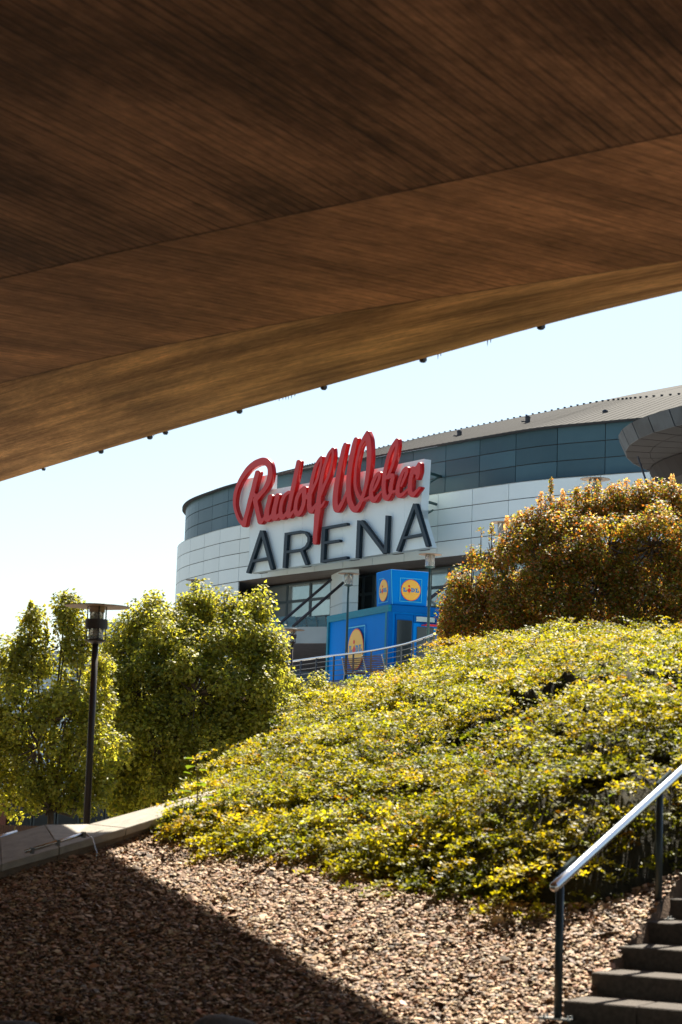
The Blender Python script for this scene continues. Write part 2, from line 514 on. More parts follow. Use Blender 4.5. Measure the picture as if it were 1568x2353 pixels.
def hill_pt(u, t):
    """u in 0..1 across, t in 0..1 up the slope (t>1 rolls over the crest)"""
    iu = np.clip(u, 0, 1) * 89; i0 = np.clip(iu.astype(int), 0, 88); f = (iu - i0)[:, None]
    b = bot3[i0] * (1 - f) + bot3[i0 + 1] * f
    tp = top3[i0] * (1 - f) + top3[i0 + 1] * f
    tt = np.clip(t, 0, 1)[:, None]
    p = b * (1 - tt) + tp * tt
    over = np.clip(t - 1, 0, 9)
    tc_ = np.clip(t, 0, 1)
    bulge = .30 * np.sin(np.pi * tc_) * np.clip(u * 4, 0, 1) + (.05 + .30 * np.clip((u - .3) * 3, 0, 1) + .80 * np.clip((u - .56) * 5, 0, 1)) * (1 - np.exp(-tc_ * 22)) * (1 - tc_) * np.clip(u * 3 + .1, 0, 1)
    x, y = p[:, 0], p[:, 1]
    n1 = fnoise(x, y, 1.2) * .16 + (.55 - np.abs(fnoise(x * .8 + 7, y * .9, 2.9, 6))) * .66 + fnoise(x, y * 1.4 + 3, 6.5, 12) * .085
    amp = np.clip(t * 6, 0.06, 1) * np.clip(u * 4.5 + .05, 0, 1)
    n2 = fnoise(x * .9 + 2, y * .8 + 1, 4.3, 9)
    p[:, 1] -= (np.abs(n2) * .42 + n1 * .5) * amp
    p[:, 2] += bulge + (n1 - .31) * amp - over ** 2 * 1.6 - over * .3
    p[:, 1] += over * 4
    return p


uu, tt = np.meshgrid(np.linspace(0, 1, 160), np.r_[np.linspace(0, 1, 110), np.linspace(1.03, 1.6, 18)])
P = hill_pt(uu.ravel(), tt.ravel()); P[:, 2] -= .17
I = np.arange(P.shape[0]).reshape(uu.shape)
Fq = np.stack([I[:-1, :-1].ravel(), I[:-1, 1:].ravel(), I[1:, 1:].ravel(), I[1:, :-1].ravel()], 1)
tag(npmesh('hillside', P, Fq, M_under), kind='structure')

# sprays of small leaves
NS = 62000
u = RNG.uniform(0, 1.0, NS); t = 1.06 - 1.12 * RNG.uniform(0, 1, NS) ** 1.0
t = np.where(t < 0, RNG.uniform(0, .03, NS), t)
_p = hill_pt(u.copy(), t.copy())
hole = .6 * fnoise(_p[:, 0] * .9, _p[:, 1] * .8, 4.6, 3) + .55 * fnoise(_p[:, 0] * .8 + 5, _p[:, 1] * 1.5, 9.5, 14)
kp = (hole > -.12) | (RNG.uniform(0, 1, NS) < .15)
u = u[kp]; t = t[kp]; hole = hole[kp]; NS = len(u)
e = 1e-3
P0 = hill_pt(u.copy(), t.copy()); Pu = hill_pt(u + e, t.copy()); Pt = hill_pt(u.copy(), t + e)
NN = unit(np.cross(Pu - P0, Pt - P0)); NN[NN[:, 2] < 0] *= -1
dirs = RNG.normal(0, 1, (NS, 3)) * np.array([1.2, .6, .15]) + np.array([-.3, -.5, .05])
dirs = unit(dirs + NN * RNG.uniform(.1, .7, (NS, 1)))
L = RNG.uniform(.14, .42, NS) * np.clip(.35 + t * 5, 0, 1)
base = P0 + NN * (RNG.uniform(-.10, .05, NS) + np.clip(hole, -.4, .9) * .16)[:, None] * np.clip(t * 6, .25, 1)[:, None]
# most sprays grow in flat, slightly drooping tiers
NC = 1800
cu_ = RNG.uniform(0, 1.0, NC); ct_ = RNG.uniform(.0, 1.03, NC) ** .9
cp = hill_pt(cu_.copy(), ct_.copy()); cpu = hill_pt(cu_ + e, ct_.copy()); cpt = hill_pt(cu_.copy(), ct_ + e)
cn = unit(np.cross(cpu - cp, cpt - cp)); cn[cn[:, 2] < 0] *= -1
rise = RNG.uniform(-.05, .36, NC) * np.clip(ct_ * 7 + .1, 0, 1) * np.clip(cu_ * 9 + .2, 0, 1)
cp = cp + cn * rise[:, None] * np.array([1, 1.2, .9])
cR = RNG.uniform(.16, .50, NC) * np.clip(.3 + cu_ * 5, 0, 1)
ctint = pick_tints(NC, [(.21, .21, .02), (.13, .15, .02), (.29, .275, .03), (.07, .09, .02), (.24, .19, .03)], [34, 28, 22, 13, 3], .2)
isT = RNG.uniform(0, 1, NS) < .82
ci = RNG.integers(0, NC, NS)
rr_ = np.sqrt(RNG.uniform(0, 1, NS)) * cR[ci]; an_ = RNG.uniform(0, 2 * np.pi, NS)
ox = np.cos(an_) * rr_ * 1.15; oy = np.sin(an_) * rr_ * .62
tb_ = cp[ci] + np.stack([ox, oy, -.55 * rr_ ** 2 + RNG.normal(0, .018, NS) + PB * .5 * ox + .12 * oy], 1)
td_ = unit(np.stack([np.cos(an_) + RNG.normal(0, .4, NS), np.sin(an_) * .7 - .25 + RNG.normal(0, .3, NS), RNG.normal(.02, .12, NS) - .35 * rr_], 1))
base = np.where(isT[:, None], tb_, base); dirs = np.where(isT[:, None], td_, dirs)
L = np.where(isT, RNG.uniform(.08, .20, NS), L)
K = 10
Cs = []; As = []; Ns = []; Ls = []; Ts = []
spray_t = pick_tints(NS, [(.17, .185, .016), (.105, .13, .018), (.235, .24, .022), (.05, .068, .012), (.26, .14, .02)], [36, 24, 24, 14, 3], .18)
spray_t = np.where(isT[:, None], ctint[ci] * (1 + RNG.normal(0, .12, (NS, 1))), spray_t * .7)  # basal leaves tinted darker, shade of the hollows put into their colour
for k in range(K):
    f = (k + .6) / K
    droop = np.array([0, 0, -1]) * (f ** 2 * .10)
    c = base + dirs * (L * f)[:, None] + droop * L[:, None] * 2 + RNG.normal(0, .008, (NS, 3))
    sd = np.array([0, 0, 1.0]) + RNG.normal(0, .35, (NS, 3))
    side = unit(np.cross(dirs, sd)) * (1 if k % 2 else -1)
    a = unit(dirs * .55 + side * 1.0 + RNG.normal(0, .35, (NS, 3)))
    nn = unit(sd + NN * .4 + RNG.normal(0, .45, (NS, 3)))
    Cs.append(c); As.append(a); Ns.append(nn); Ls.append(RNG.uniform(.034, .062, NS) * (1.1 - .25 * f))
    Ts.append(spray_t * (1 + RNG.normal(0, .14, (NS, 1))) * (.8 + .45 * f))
# longer arching shoots that break the outline
NA = 2600
au = RNG.uniform(0.02, 1.0, NA); at2 = RNG.uniform(.02, 1.04, NA)
ab = hill_pt(au.copy(), at2.copy())
ang = RNG.uniform(0, 2 * np.pi, NA)
hd = np.stack([np.cos(ang), np.sin(ang) * .7 - .2, np.zeros(NA)], 1)
AL = RNG.uniform(.22, .55, NA) * np.clip(.35 + at2 * 4, 0, 1) * np.clip(.3 + au * 5, 0, 1)
atn = pick_tints(NA, [(.20, .22, .03), (.14, .17, .03), (.28, .27, .045), (.28, .17, .035)], [4, 3, 3, 1], .15)
for k in range(18):
    f = (k + .5) / 18
    c = ab + hd * (AL * f)[:, None] + np.array([0, 0, 1.0]) * (AL * (1.25 * f - .95 * f * f))[:, None]
    side = np.stack([-np.sin(ang), np.cos(ang), np.zeros(NA)], 1) * (1 if k % 2 else -1)
    Cs.append(c); As.append(unit(side + hd * .6 + RNG.normal(0, .3, (NA, 3)))); Ns.append(unit(np.array([0, 0, 1.0]) + RNG.normal(0, .45, (NA, 3))))
    Ls.append(RNG.uniform(.03, .055, NA) * (1.1 - .4 * f)); Ts.append(atn * (1 + RNG.normal(0, .12, (NA, 1))))
C = np.concatenate(Cs); A = np.concatenate(As); Nn = np.concatenate(Ns); ln = np.concatenate(Ls)
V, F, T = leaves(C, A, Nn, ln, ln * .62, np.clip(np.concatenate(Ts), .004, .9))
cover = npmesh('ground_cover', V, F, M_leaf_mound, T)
tag(cover, 'low yellow-green evergreen ground cover spreading over the mound', 'shrubbery', kind='stuff')

# ============================================================ WOOD CHIP MULCH
NCH = 185000
cx = RNG.uniform(-4.6, 3.6, NCH); cy = RNG.uniform(11.8, 21.2, NCH)
cz = zground(cx, cy)
Pc = np.stack([cx, cy, cz], 1)


qx, qy = projn(Pc)
keep = (qx > -120) & (qx < 1560) & (qy < 2440) & (qy > np.interp(qx, BL[:, 0], BL[:, 1]) - 10)
STL = lambda y: NOSE0.x + (y - NOSE0.y) * _sd.x / _sd.y + .04      # left side of the stair flight
keep &= ~((cx > STL(cy)) & (cy > 13))
Pc = Pc[keep]; n = len(Pc)
ax = RNG.uniform(0, 2 * np.pi, n)
tilt = RNG.normal(0, .30, (n, 2))
sx = RNG.lognormal(math.log(.0185), .40, n); sy = sx * RNG.uniform(.4, .85, n); sz = RNG.uniform(.004, .011, n)
e1 = unit(np.stack([np.cos(ax), np.sin(ax), tilt[:, 0]], 1)); e3 = unit(np.stack([RNG.normal(0, .35, n), RNG.normal(-.1, .35, n), np.ones(n)], 1))
e2 = unit(np.cross(e3, e1)); e3 = unit(np.cross(e1, e2))
sl = Pc + np.stack([np.zeros(n), np.zeros(n), RNG.uniform(-.008, .026, n)], 1)
vs = []
for (a, b, c) in ((-1, -.7, 0), (.1, -1, 0), (1, -.3, 0), (.8, .8, 0), (-.6, .9, 0), (-.45, -.25, 1), (.5, .15, 1)):
    j = 1 + RNG.normal(0, .16, (n, 1))
    vs.append(sl + e1 * (a * sx)[:, None] * j + e2 * (b * sy)[:, None] * j + e3 * (c * sz)[:, None])
V = np.stack(vs, 1).reshape(-1, 3)
o = (np.arange(n) * 7)[:, None]
tri = np.array([(0, 1, 5), (1, 6, 5), (1, 2, 6), (2, 3, 6), (3, 4, 5), (3, 5, 6), (4, 0, 5)])
F = (o[:, None, :] + tri[None]).reshape(-1, 3)
tn = np.array([1.28, 1.25, 1.14]) * pick_tints(n, [(.42, .285, .18), (.30, .19, .115), (.17, .10, .06), (.52, .39, .28), (.29, .14, .07), (.29, .24, .21), (.08, .05, .035)], [23, 25, 22, 9, 10, 4, 12], .18)
mulch = npmesh('wood_chips', V, F, M_chip, np.repeat(tn, 7, axis=0))
tag(mulch, 'brown and tan wood chip mulch covering the bank in front of the shrubs', 'mulch', kind='stuff')

# ============================================================ BRIDGE
def line_z(pts, z, ext=(26, 26)):
    P = [atz(x, y, z) for x, y in pts]
    a = (P[0] - P[1]).normalized(); b = (P[-1] - P[-2]).normalized()
    P = [P[0] + a * ext[0]] + P + [P[-1] + b * ext[1]]
    return resample([tuple(p) for p in P], 120)


def smooth_line(P, k=9):
    Q = P.copy()
    for _ in range(k): Q[1:-1] = (Q[:-2] + Q[1:-1] * 2 + Q[2:]) / 4
    return Q


L1 = smooth_line(line_z([(0, 640), (400, 548), (850, 455), (1200, 380), (1568, 305)], 4.0))
L2 = smooth_line(line_z([(0, 880), (230, 822), (400, 785), (700, 730), (940, 694), (1200, 651), (1568, 598)], 4.12))
L3 = smooth_line(line_z([(0, 1107), (200, 1045), (400, 986), (700, 900), (1000, 817), (1300, 732), (1568, 655)], 4.65))
br_loc = Vector((0, 10, 0))
bridge = thing('concrete_bridge', br_loc, 'board-marked brown concrete footbridge passing overhead across the top', 'bridge')


def strip(name, A, B, nseg, mt, uvf, sag=0.0):
    n = len(A); vs = []
    for j in range(nseg + 1):
        f = j / nseg
        P = A * (1 - f) + B * f
        P = P.copy(); P[:, 2] -= sag * math.sin(math.pi * f)
        vs.append(P)
    V = np.concatenate(vs); I = np.arange(len(V)).reshape(nseg + 1, n)
    Fq = np.stack([I[:-1, :-1].ravel(), I[:-1, 1:].ravel(), I[1:, 1:].ravel(), I[1:, :-1].ravel()], 1)
    ob = npmesh(name, V, Fq, mt, parent=bridge)
    UV = uvf(V, n, nseg)
    ul = ob.data.uv_layers.new(name='UVMap')
    ul.data.foreach_set('uv', UV[Fq.ravel()].astype(np.float32).ravel())
    ob.data.polygons.foreach_set('use_smooth', [True] * len(ob.data.polygons))
    return ob


def uv_dir(ang):
    c, s = math.sin(ang), math.cos(ang)            # board direction clockwise from +Y

    def f(V, n, k): return np.stack([V[:, 0] * c + V[:, 1] * s, V[:, 0] * s - V[:, 1] * c], 1)
    return f


def uv_along(V, n, k):
    I = V.reshape(k + 1, n, 3)
    d = np.r_[0, np.cumsum(np.linalg.norm(np.diff(I[0], axis=0), axis=1))]
    u = np.tile(d, k + 1)
    wv = np.linspace(0, 1, k + 1)[:, None] * np.linalg.norm(I[-1] - I[0], axis=1)[None]
    # boards run on from the outer edge so that they taper out at the crease
    wv = np.linalg.norm(I[-1] - I[0], axis=1)[None] - wv
    return np.stack([u, wv.ravel()], 1)


L0 = L1.copy(); nrm = np.array([-.7, -.72, 0]) * 44
L0 = L1 + nrm; L0[:, 2] = L1[:, 2] + .25
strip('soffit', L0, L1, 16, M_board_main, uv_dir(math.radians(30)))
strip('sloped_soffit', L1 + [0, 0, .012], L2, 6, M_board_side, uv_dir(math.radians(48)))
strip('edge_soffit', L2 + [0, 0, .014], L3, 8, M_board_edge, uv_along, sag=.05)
def joint(A, wd, name='crease_joint_shade'):
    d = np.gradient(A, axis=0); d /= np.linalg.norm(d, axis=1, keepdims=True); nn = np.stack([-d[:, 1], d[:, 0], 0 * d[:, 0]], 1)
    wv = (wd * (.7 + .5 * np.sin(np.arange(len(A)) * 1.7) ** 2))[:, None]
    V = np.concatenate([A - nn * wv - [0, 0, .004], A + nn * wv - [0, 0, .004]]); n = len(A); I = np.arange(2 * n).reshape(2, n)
    npmesh(name, V, np.stack([I[0, :-1], I[0, 1:], I[1, 1:], I[1, :-1]], 1), M_joint_shade, parent=bridge)


M_joint_shade = mat('joint_gap_shade', (.07, .04, .024), (.20, .11, .06), rough=.95, scale=9)  # dark strips along the crease joints, the gap's shade painted as colour
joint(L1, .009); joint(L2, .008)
# fascia and deck above
n = len(L3); up = L3.copy(); up[:, 2] += .9; up2 = up + np.array([-.7, -.7, 0]) * .3
inn = L0.copy(); inn[:, 2] = L3[:, 2] + .9
V = np.concatenate([L3, up, inn, L0]); I = np.arange(4 * n).reshape(4, n)
Fq = np.concatenate([np.stack([I[a, :-1], I[a, 1:], I[b, 1:], I[b, :-1]], 1) for a, b in ((0, 1), (1, 2), (2, 3))])
dk = npmesh('deck', V, Fq, M_conc, parent=bridge)
# small dark drip clips and lime drips along the edge
clipm = MB(); clipm.box((0, 0, 0), (.10, .07, .05)); clip0 = None
L3v = [Vector(p) for p in L3]


def on_edge(px):
    best = min(range(1, n - 1), key=lambda i: abs(proj(L3v[i])[0] - px))
    i = best; x0 = proj(L3v[i])[0]; j = i + (1 if (px > x0) == (proj(L3v[i + 1])[0] > x0) else -1)
    x1 = proj(L3v[j])[0]; f = (px - x0) / (x1 - x0 + 1e-9)
    return L3v[i].lerp(L3v[j], f)


for px, sz in ((101, .6), (233, 1), (345, 1.1), (381, .9), (551, 1), (745, 1), (973, 1.05), (1244, 1.1), (1562, 1.1)):
    p = on_edge(px)
    mb = MB(); mb.box((p.x, p.y + .0, p.z - .012), (.065 * sz, .05, .035 * sz), rot=-.98)
    mb.box((p.x, p.y + .0, p.z - .03), (.04 * sz, .04, .022 * sz), rot=-.98)
    mb.build('drip_clip', M_guard, bridge)
for px, k in ((665, 6), (1015, 2), (1128, 2), (356, 1)):
    for i in range(k):
        mb = MB()
        p = on_edge(px + (i - k / 2) * 7.5 + random.uniform(-2, 2))
        L = random.uniform(.02, .06)
        mb.tube([p + Vector((0, 0, .02)), p - Vector((0, 0, L * .5)), p - Vector((0, 0, L))], [.008, .004, .002], 5)
        mb.build('lime_drip', M_guard, bridge)

# ============================================================ PARAPET WALL ON THE LEFT
foot = [ghit(-150, 2070), ghit(0, 2028), ghit(133, 1988), ghit(286, 1938), ghit(405, 1895)]
foot.append(foot[-1] + (foot[-1] - foot[-2]) * .6 + Vector((0, .5, .08)))
frt = [at(x, y, f.y) for (x, y), f in zip([(-150, 2030), (0, 1985), (133, 1947), (286, 1902), (419, 1860), (470, 1844)], foot)]
bck = [at(x, y, f.y + 1.1) for (x, y), f in zip([(-150, 1950), (0, 1923), (103, 1895), (205, 1894), (440, 1829), (500, 1812)], foot)]
par = thing('parapet_wall', foot[1], 'low concrete parapet wall with wide pale coping at left edge of mulch', 'wall')
for i in range(5):
    a, b = foot[i], foot[i + 1]; c, d = frt[i + 1], frt[i]
    back = Vector((-.18, .22, 0))
    f0 = .006
    mb = MB(); g1 = (b - a) * f0
    dz = Vector((0, 0, .6))
    mb.prism([a + g1 - dz, b - g1 - dz, c - g1 - Vector((0, 0, .07)), d + g1 - Vector((0, 0, .07))], back)
    mb.build('wall_block', M_wallface, par)
    fc = Vector((.02, -.03, 0))
    p = [frt[i] + fc + (frt[i + 1] - frt[i]) * f0, frt[i + 1] + fc - (frt[i + 1] - frt[i]) * f0, bck[i + 1] - (bck[i + 1] - bck[i]) * f0, bck[i] + (bck[i + 1] - bck[i]) * f0]
    mb = MB(); mb.prism(p, Vector((0, 0, -.075)))
    mb.build('coping_slab', M_coping, par, bevel=.006)
mb = MB()
for i in range(5):
    a, b = bck[i], bck[i + 1]
    mb.prism([a - Vector((0, 0, .08)), b - Vector((0, 0, .08)), Vector((b.x, b.y, 0)), Vector((a.x, a.y, 0))], Vector((.15, -.15, 0)))
mb.build('rear_face', M_wallface, par)
# light strips lying on the coping
a = at(57, 1962, frt[1].y - .02); b = at(195, 1920, frt[2].y)
bar = thing('steel_light_bar', a, 'slim steel light bar fixed to the coping edge with a hanging cable', 'light bar')
mb = MB(); mb.tube([a + Vector((0, 0, .02)), b + Vector((0, 0, .02))], .018, 8); mb.build('tube', M_steel, bar, smooth=True)
for f in (.12, .55, .98):
    p = a.lerp(b, f); mb = MB(); mb.box(p + Vector((0, 0, .01)), (.03, .05, .06), rot=.6); mb.build('bracket', M_rail, bar)
c0 = b + Vector((0, 0, .015)); c1 = ghit(223, 1975)
mb = MB(); mb.tube([c0, c0.lerp(c1, .35) + Vector((.03, 0, .05)), c0.lerp(c1, .75) + Vector((.03, 0, 0)), c1 + Vector((0, 0, .02))], .007, 6); mb.build('cable', M_steel, bar, smooth=True)
a = at(-60, 1940, bck[1].y - .1); b = at(40, 1912, bck[1].y + .1)
tb = MB(); tb.tube([a, b], .022, 8); o = tb.build('steel_tube', M_steel, smooth=True)
tag(o, 'short steel tube on the rear edge of the coping at far left', 'tube')

# ============================================================ STAIRS AND HANDRAIL
sd = Vector((_sd.x, _sd.y, 0)); sr = Vector((_sd.y, -_sd.x, 0))
RUN, RISE = (NOSE4 - NOSE0).to_2d().length / 4, (NOSE4.z - NOSE0.z) / 4
nose0 = NOSE0.copy(); print('RUN', RUN, RISE, sd, POST)
stair = thing('staircase', nose0, 'grey stone steps climbing to the right beside the mulch bank', 'stairs')
for k in range(-3, 9):
    ns = nose0 + sd * (RUN * k) + Vector((0, 0, RISE * k))
    cuts = [0, .53 if k % 2 == 0 else .86, 1.75 if k % 2 == 0 else 2.1, 3.4]
    for i in range(3):
        a0, a1 = cuts[i] + (.004 if i else 0), cuts[i + 1] - .004
        q = [ns + sr * a0, ns + sr * a1, ns + sr * a1 + sd * (RUN + .06), ns + sr * a0 + sd * (RUN + .06)]
        mb = MB(); mb.prism([p + Vector((0, 0, 0.0)) for p in q], Vector((0, 0, -RISE - .02)))
        mb.build('step_block', M_step, stair, bevel=.008)

HR = POST[0].copy()
hr = thing('stair_handrail', HR, 'shiny stainless steel handrail on dark posts beside the stone steps', 'handrail')
tops = [at(1288, 2020, 14.05), at(1519, 1811, 15.8)]
tops[0].x, tops[1].x = POST[0].x, POST[1].x
dr = (tops[1] - tops[0])
rp0 = tops[0] - dr * .075
railpts = [rp0, tops[0].lerp(tops[1], .05), tops[0].lerp(tops[1], .5), tops[1], tops[0] + dr * 1.6, tops[0] + dr * 2.6]
mb = MB(); d0 = (railpts[1] - rp0).normalized()
pts = [rp0 - d0 * .028, rp0 - d0 * .02, rp0 - d0 * .008, rp0] + railpts[1:]
mb.tube(pts, [.010, .022, .031, .034] + [.034] * (len(railpts) - 1), 24)
mb.build('rail', M_steel, hr, smooth=True)
for i, kk in enumerate((0, 1, 2)):
    tp = tops[0] + dr * kk; bs = Vector((tp.x, tp.y, POST[0].z + (POST[1].z - POST[0].z) * kk))
    off = Vector((-.012, .05, 0)); po = bs + off; pt = tp + off
    mb = MB(); mb.tube([po, pt + Vector((0, 0, .0))], .029, 16); mb.build('post', M_post, hr, smooth=True)
    # slanted flat bracket behind the rail
    dn = dr.normalized(); upv = Vector((0, 0, 1))
    q = [pt - dn * .03 + upv * .05, pt + dn * .30 + upv * .055, pt + dn * .30 + upv * .02, pt - dn * .03 - upv * .03]
    mb = MB(); mb.prism(q, Vector((-.02, .012, 0))); mb.build('bracket', mat('bracket_paint', (.03, .05, .055), rough=.9, spec=.1), hr)
    mb = MB(); mb.box(po + Vector((0, 0, .009)), (.24, .11, .012), rot=-.52); pl = mb.build('base_plate', M_steel, hr)
    mb = MB()
    for s in (-1, 1):
        for t_ in (-1, 1):
            mb.tube([po + sr * (.09 * s) + sd * .03 * t_ + Vector((0, 0, .012)), po + sr * (.09 * s) + sd * .03 * t_ + Vector((0, 0, .035))], .009, 6)
    mb.build('bolts', M_steel, pl)

# ============================================================ ARENA
WP = [(2, 142), (-3, 134), (-7.6, 127.5), (-9.3, 121.5), (-8.9, 116.2), (-7.1, 111.5), (-5.7, 108.6), (-3.4, 105), (.2, 100), (4, 95), (7.9, 90), (9.6, 88.3), (11.4, 87), (12.9, 85.9), (16, 84), (20, 82.3), (26, 81), (34, 80.5)]


def catmull(P, sub=24):
    P = [np.array(p, float) for p in P]; P = [2 * P[0] - P[1]] + P + [2 * P[-1] - P[-2]]
    out = []
    for i in range(1, len(P) - 2):
        for t in np.linspace(0, 1, sub, endpoint=False):
            a, b, c, d = P[i - 1:i + 3]
            out.append(.5 * ((2 * b) + (c - a) * t + (2 * a - 5 * b + 4 * c - d) * t * t + (3 * b - a - 3 * c + d) * t ** 3))
    out.append(P[-2]); return np.array(out)


WC = catmull(WP)
for _ in range(30): WC[1:-1] = (WC[:-2] + 2 * WC[1:-1] + WC[2:]) / 4
WS = np.r_[0, np.cumsum(np.linalg.norm(np.diff(WC, axis=0), axis=1))]
tang = np.gradient(WC, axis=0); tang /= np.linalg.norm(tang, axis=1, keepdims=True)
WN = np.stack([-tang[:, 1], tang[:, 0]], 1)       # tang goes left-far to right-near
if WN[len(WN) // 2] @ np.array([0, -1]) < 0: WN = -WN     # outward towards the camera


def W(s, off=0.0, zr=0.0):
    x = np.interp(s, WS, WC[:, 0]); y = np.interp(s, WS, WC[:, 1])
    nx_ = np.interp(s, WS, WN[:, 0]); ny_ = np.interp(s, WS, WN[:, 1])
    return Vector((x + nx_ * off, y + ny_ * off, EYE + zr))


_ss = np.linspace(8, WS[-1] - .5, 1500)


def s_at(px, off=0.0, zr=12.0):
    """arc position of picture column px on the visible run of the wall"""
    pr = [proj(W(s, off, zr))[0] for s in _ss]
    i0 = int(np.argmin(pr))
    i = i0 + int(np.argmin([abs(p - px) for p in pr[i0:]]))
    return float(_ss[i])


arena = thing('arena_building', W(s_at(800), 0, -EYE + 4.07 + 0), 'large round arena hall clad in white and slate panels behind the plaza', 'building')


def cpanel(name, s0, s1, z0, z1, off, mt, th=.06, k=3, gap=.02, parent=None):
    mb = MB(); vs = []
    for i in range(k + 1):
        s = s0 + gap + (s1 - s0 - 2 * gap) * i / k
        for (o_, z) in ((off, z0 + gap), (off, z1 - gap), (off - th, z1 - gap), (off - th, z0 + gap)):
            vs.append(W(s, o_, z))
    fs = []
    for i in range(k):
        a = 4 * i
        fs += [(a + j, a + (j + 1) % 4, a + 4 + (j + 1) % 4, a + 4 + j) for j in range(4)]
    fs += [(0, 3, 2, 1), (4 * k, 4 * k + 1, 4 * k + 2, 4 * k + 3)]
    mb.add(vs, fs)
    return mb.build(name, mt, parent or arena)


sJ = s_at(1186, 0, 15.5)
PW = 2.42
s_first = sJ - PW * math.floor((sJ - 9) / PW)
s_rec = s_at(549, .4, 11)              # recess with windows begins here
ZD0, ZD1 = 14.2, 16.5
j = 0; s = s_first
while s + PW < WS[-1] - .3:
    for r in range(3):
        h = (ZD1 - ZD0) / 3
        cpanel('slate_panel', s, s + PW, ZD0 + h * r, ZD0 + h * (r + 1), 0, M_dark)
    for r in range(4):
        h = (14.12 - 11.05) / 4
        cpanel('white_panel', s, s + PW, 11.05 + h * r, 11.05 + h * (r + 1), .4, M_white)
    if s < s_rec - 1:
        for r in range(1, 8):
            h = .7675
            cpanel('white_panel', s, min(s + PW, s_rec), 11.05 - h * r, 11.05 - h * (r - 1), .4, M_white)
    s += PW
# backing behind panels, ledge, recess wall
mb = MB()


def ribbon(mb, s0, s1, o0, z0, o1, z1, k=60):
    vs = []
    for i in range(k + 1):
        s = s0 + (s1 - s0) * i / k
        vs += [W(s, o0, z0), W(s, o1, z1)]
    mb.add(vs, [(2 * i, 2 * i + 2, 2 * i + 3, 2 * i + 1) for i in range(k)])


sE = WS[-1] - .3
ribbon(mb, s_first, sE, -.05, 14.1, -.05, 16.5)
ribbon(mb, s_first, sE, .33, 11.06, .33, 14.1)
ribbon(mb, s_first, s_rec, .33, 0, .33, 11.06)
mb.build('backing_wall', M_joint, arena)
mb = MB(); ribbon(mb, s_first, sE, .225, 16.455, -.3, 16.52); mb.build('eaves_soffit', M_joint, arena)
mb = MB(); ribbon(mb, s_first, sE, -.1, 14.13, .41, 14.125); mb.build('ledge', M_white, arena)
mb = MB(); ribbon(mb, s_rec - 6, sE, .41, 11.045, -1.9, 11.0); mb.build('recess_soffit', M_soffit, arena)
mb = MB(); ribbon(mb, s_rec - 6, sE, -1.75, 2, -1.75, 11.05)
mb.build('recess_wall', M_frame, arena)

# windows of the recess band
wcols = [s_at(x, -1.5, 10) for x in (567, 611, 663, 716, 765, 808, 838, 862, 905, 950, 990, 1034, 1078, 1125, 1180, 1240)]
for i in range(len(wcols) - 1):
    a, b = wcols[i], wcols[i + 1]
    for (z0, z1) in ((9.0, 9.95), (9.95, 10.9)):
        mb = MB()
        q0, q1 = W(a, -1.45, z0), W(b, -1.45, z1)
        # frame of four bars
        dx = (W(b, -1.45, z0) - W(a, -1.45, z0)); Lb = dx.length; ang = math.atan2(dx.y, dx.x); md = (W(a, -1.45, z0) + W(b, -1.45, z0)) / 2
        h = z1 - z0
        mb.box(md + Vector((0, 0, .04)), (Lb - .02, .12, .07), rot=ang); mb.box(md + Vector((0, 0, h - .04)), (Lb - .02, .12, .07), rot=ang)
        mb.box(W(a, -1.45, z0) + dx.normalized() * .05 + Vector((0, 0, h / 2)), (.08, .115, h - .002), rot=ang)
        mb.box(W(b, -1.45, z0) - dx.normalized() * .05 + Vector((0, 0, h / 2)), (.08, .115, h - .002), rot=ang)
        fr = mb.build('window', M_frame, arena)
        mb = MB(); mb.box(md + Vector((0, 0, h / 2)), (Lb - .16, .03, h - .13), rot=ang)
        mb.build('pane', M_glass if i not in (5, 6) else M_darkglass, fr)
mb = MB(); ribbon(mb, s_rec - 5, sE, -1.38, 8.62, -1.38, 8.98); mb.build('sill_band', M_frame, arena)
# clad pillar
pa, pb, pc = at(760, 1380, 102.3), at(787, 1380, 99.6), at(823, 1380, 99.2)
for (z0, z1) in ((8.3, 9.35), (9.35, 10.2), (10.2, 11.04)):
    poly = [Vector((p.x, p.y, EYE + z0 + .012)) for p in (pa, pb, pc)] + [Vector((pc.x - .3, pc.y + 1.8, EYE + z0 + .012))]
    mb = MB(); mb.prism(poly, (0, 0, z1 - z0 - .024)); mb.build('pillar_panel', M_white, arena)
# diagonal braces
for (x0, y0, Y0, x1, y1, Y1) in ((634, 1441, 97.0, 761, 1332, 100), (674, 1439, 95.2, 789, 1339, 98.3), (985, 1378, 88.5, 1080, 1302, 92.0)):
    mb = MB(); mb.tube([at(x0, y0, Y0), at(x1, y1, Y1)], .075, 8); mb.build('brace', M_brace, arena, smooth=True)
# glass canopy under the windows and deep fascia
xs_ = [520, 560, 590, 615, 640, 662, 684, 706, 730, 752, 780, 810]
for i in range(len(xs_) - 1):
    x0, x1 = xs_[i] + 1.0, xs_[i + 1] - 1.0
    q = [at(x0, 1441, 96.5), at(x1, 1440.5, 96.3), at(x1 - 4, 1416, 99.6), at(x0 - 4, 1418, 99.8)]
    mb = MB(); mb.prism(q, Vector((0, 0, -.05))); mb.build('canopy_pane', M_glasscan, arena)
mb = MB(); mb.prism([at(500, 1441.5, 96.4), at(1150, 1438, 90), at(1150, 1478, 90), at(500, 1478, 96.4)], Vector((.1, .5, 0))); mb.build('canopy_fascia', M_fascia, arena)
mb = MB(); q = [at(500, 1478.6, 96.4), at(1150, 1478.6, 90), at(1150, 1478.6, 90) + Vector((.8, 9, -.9)), at(500, 1478.6, 96.4) + Vector((.8, 6, -.9))]
mb.prism(q, Vector((0, 0, .12))); mb.build('canopy_soffit', M_soffit, arena)
mb = MB()
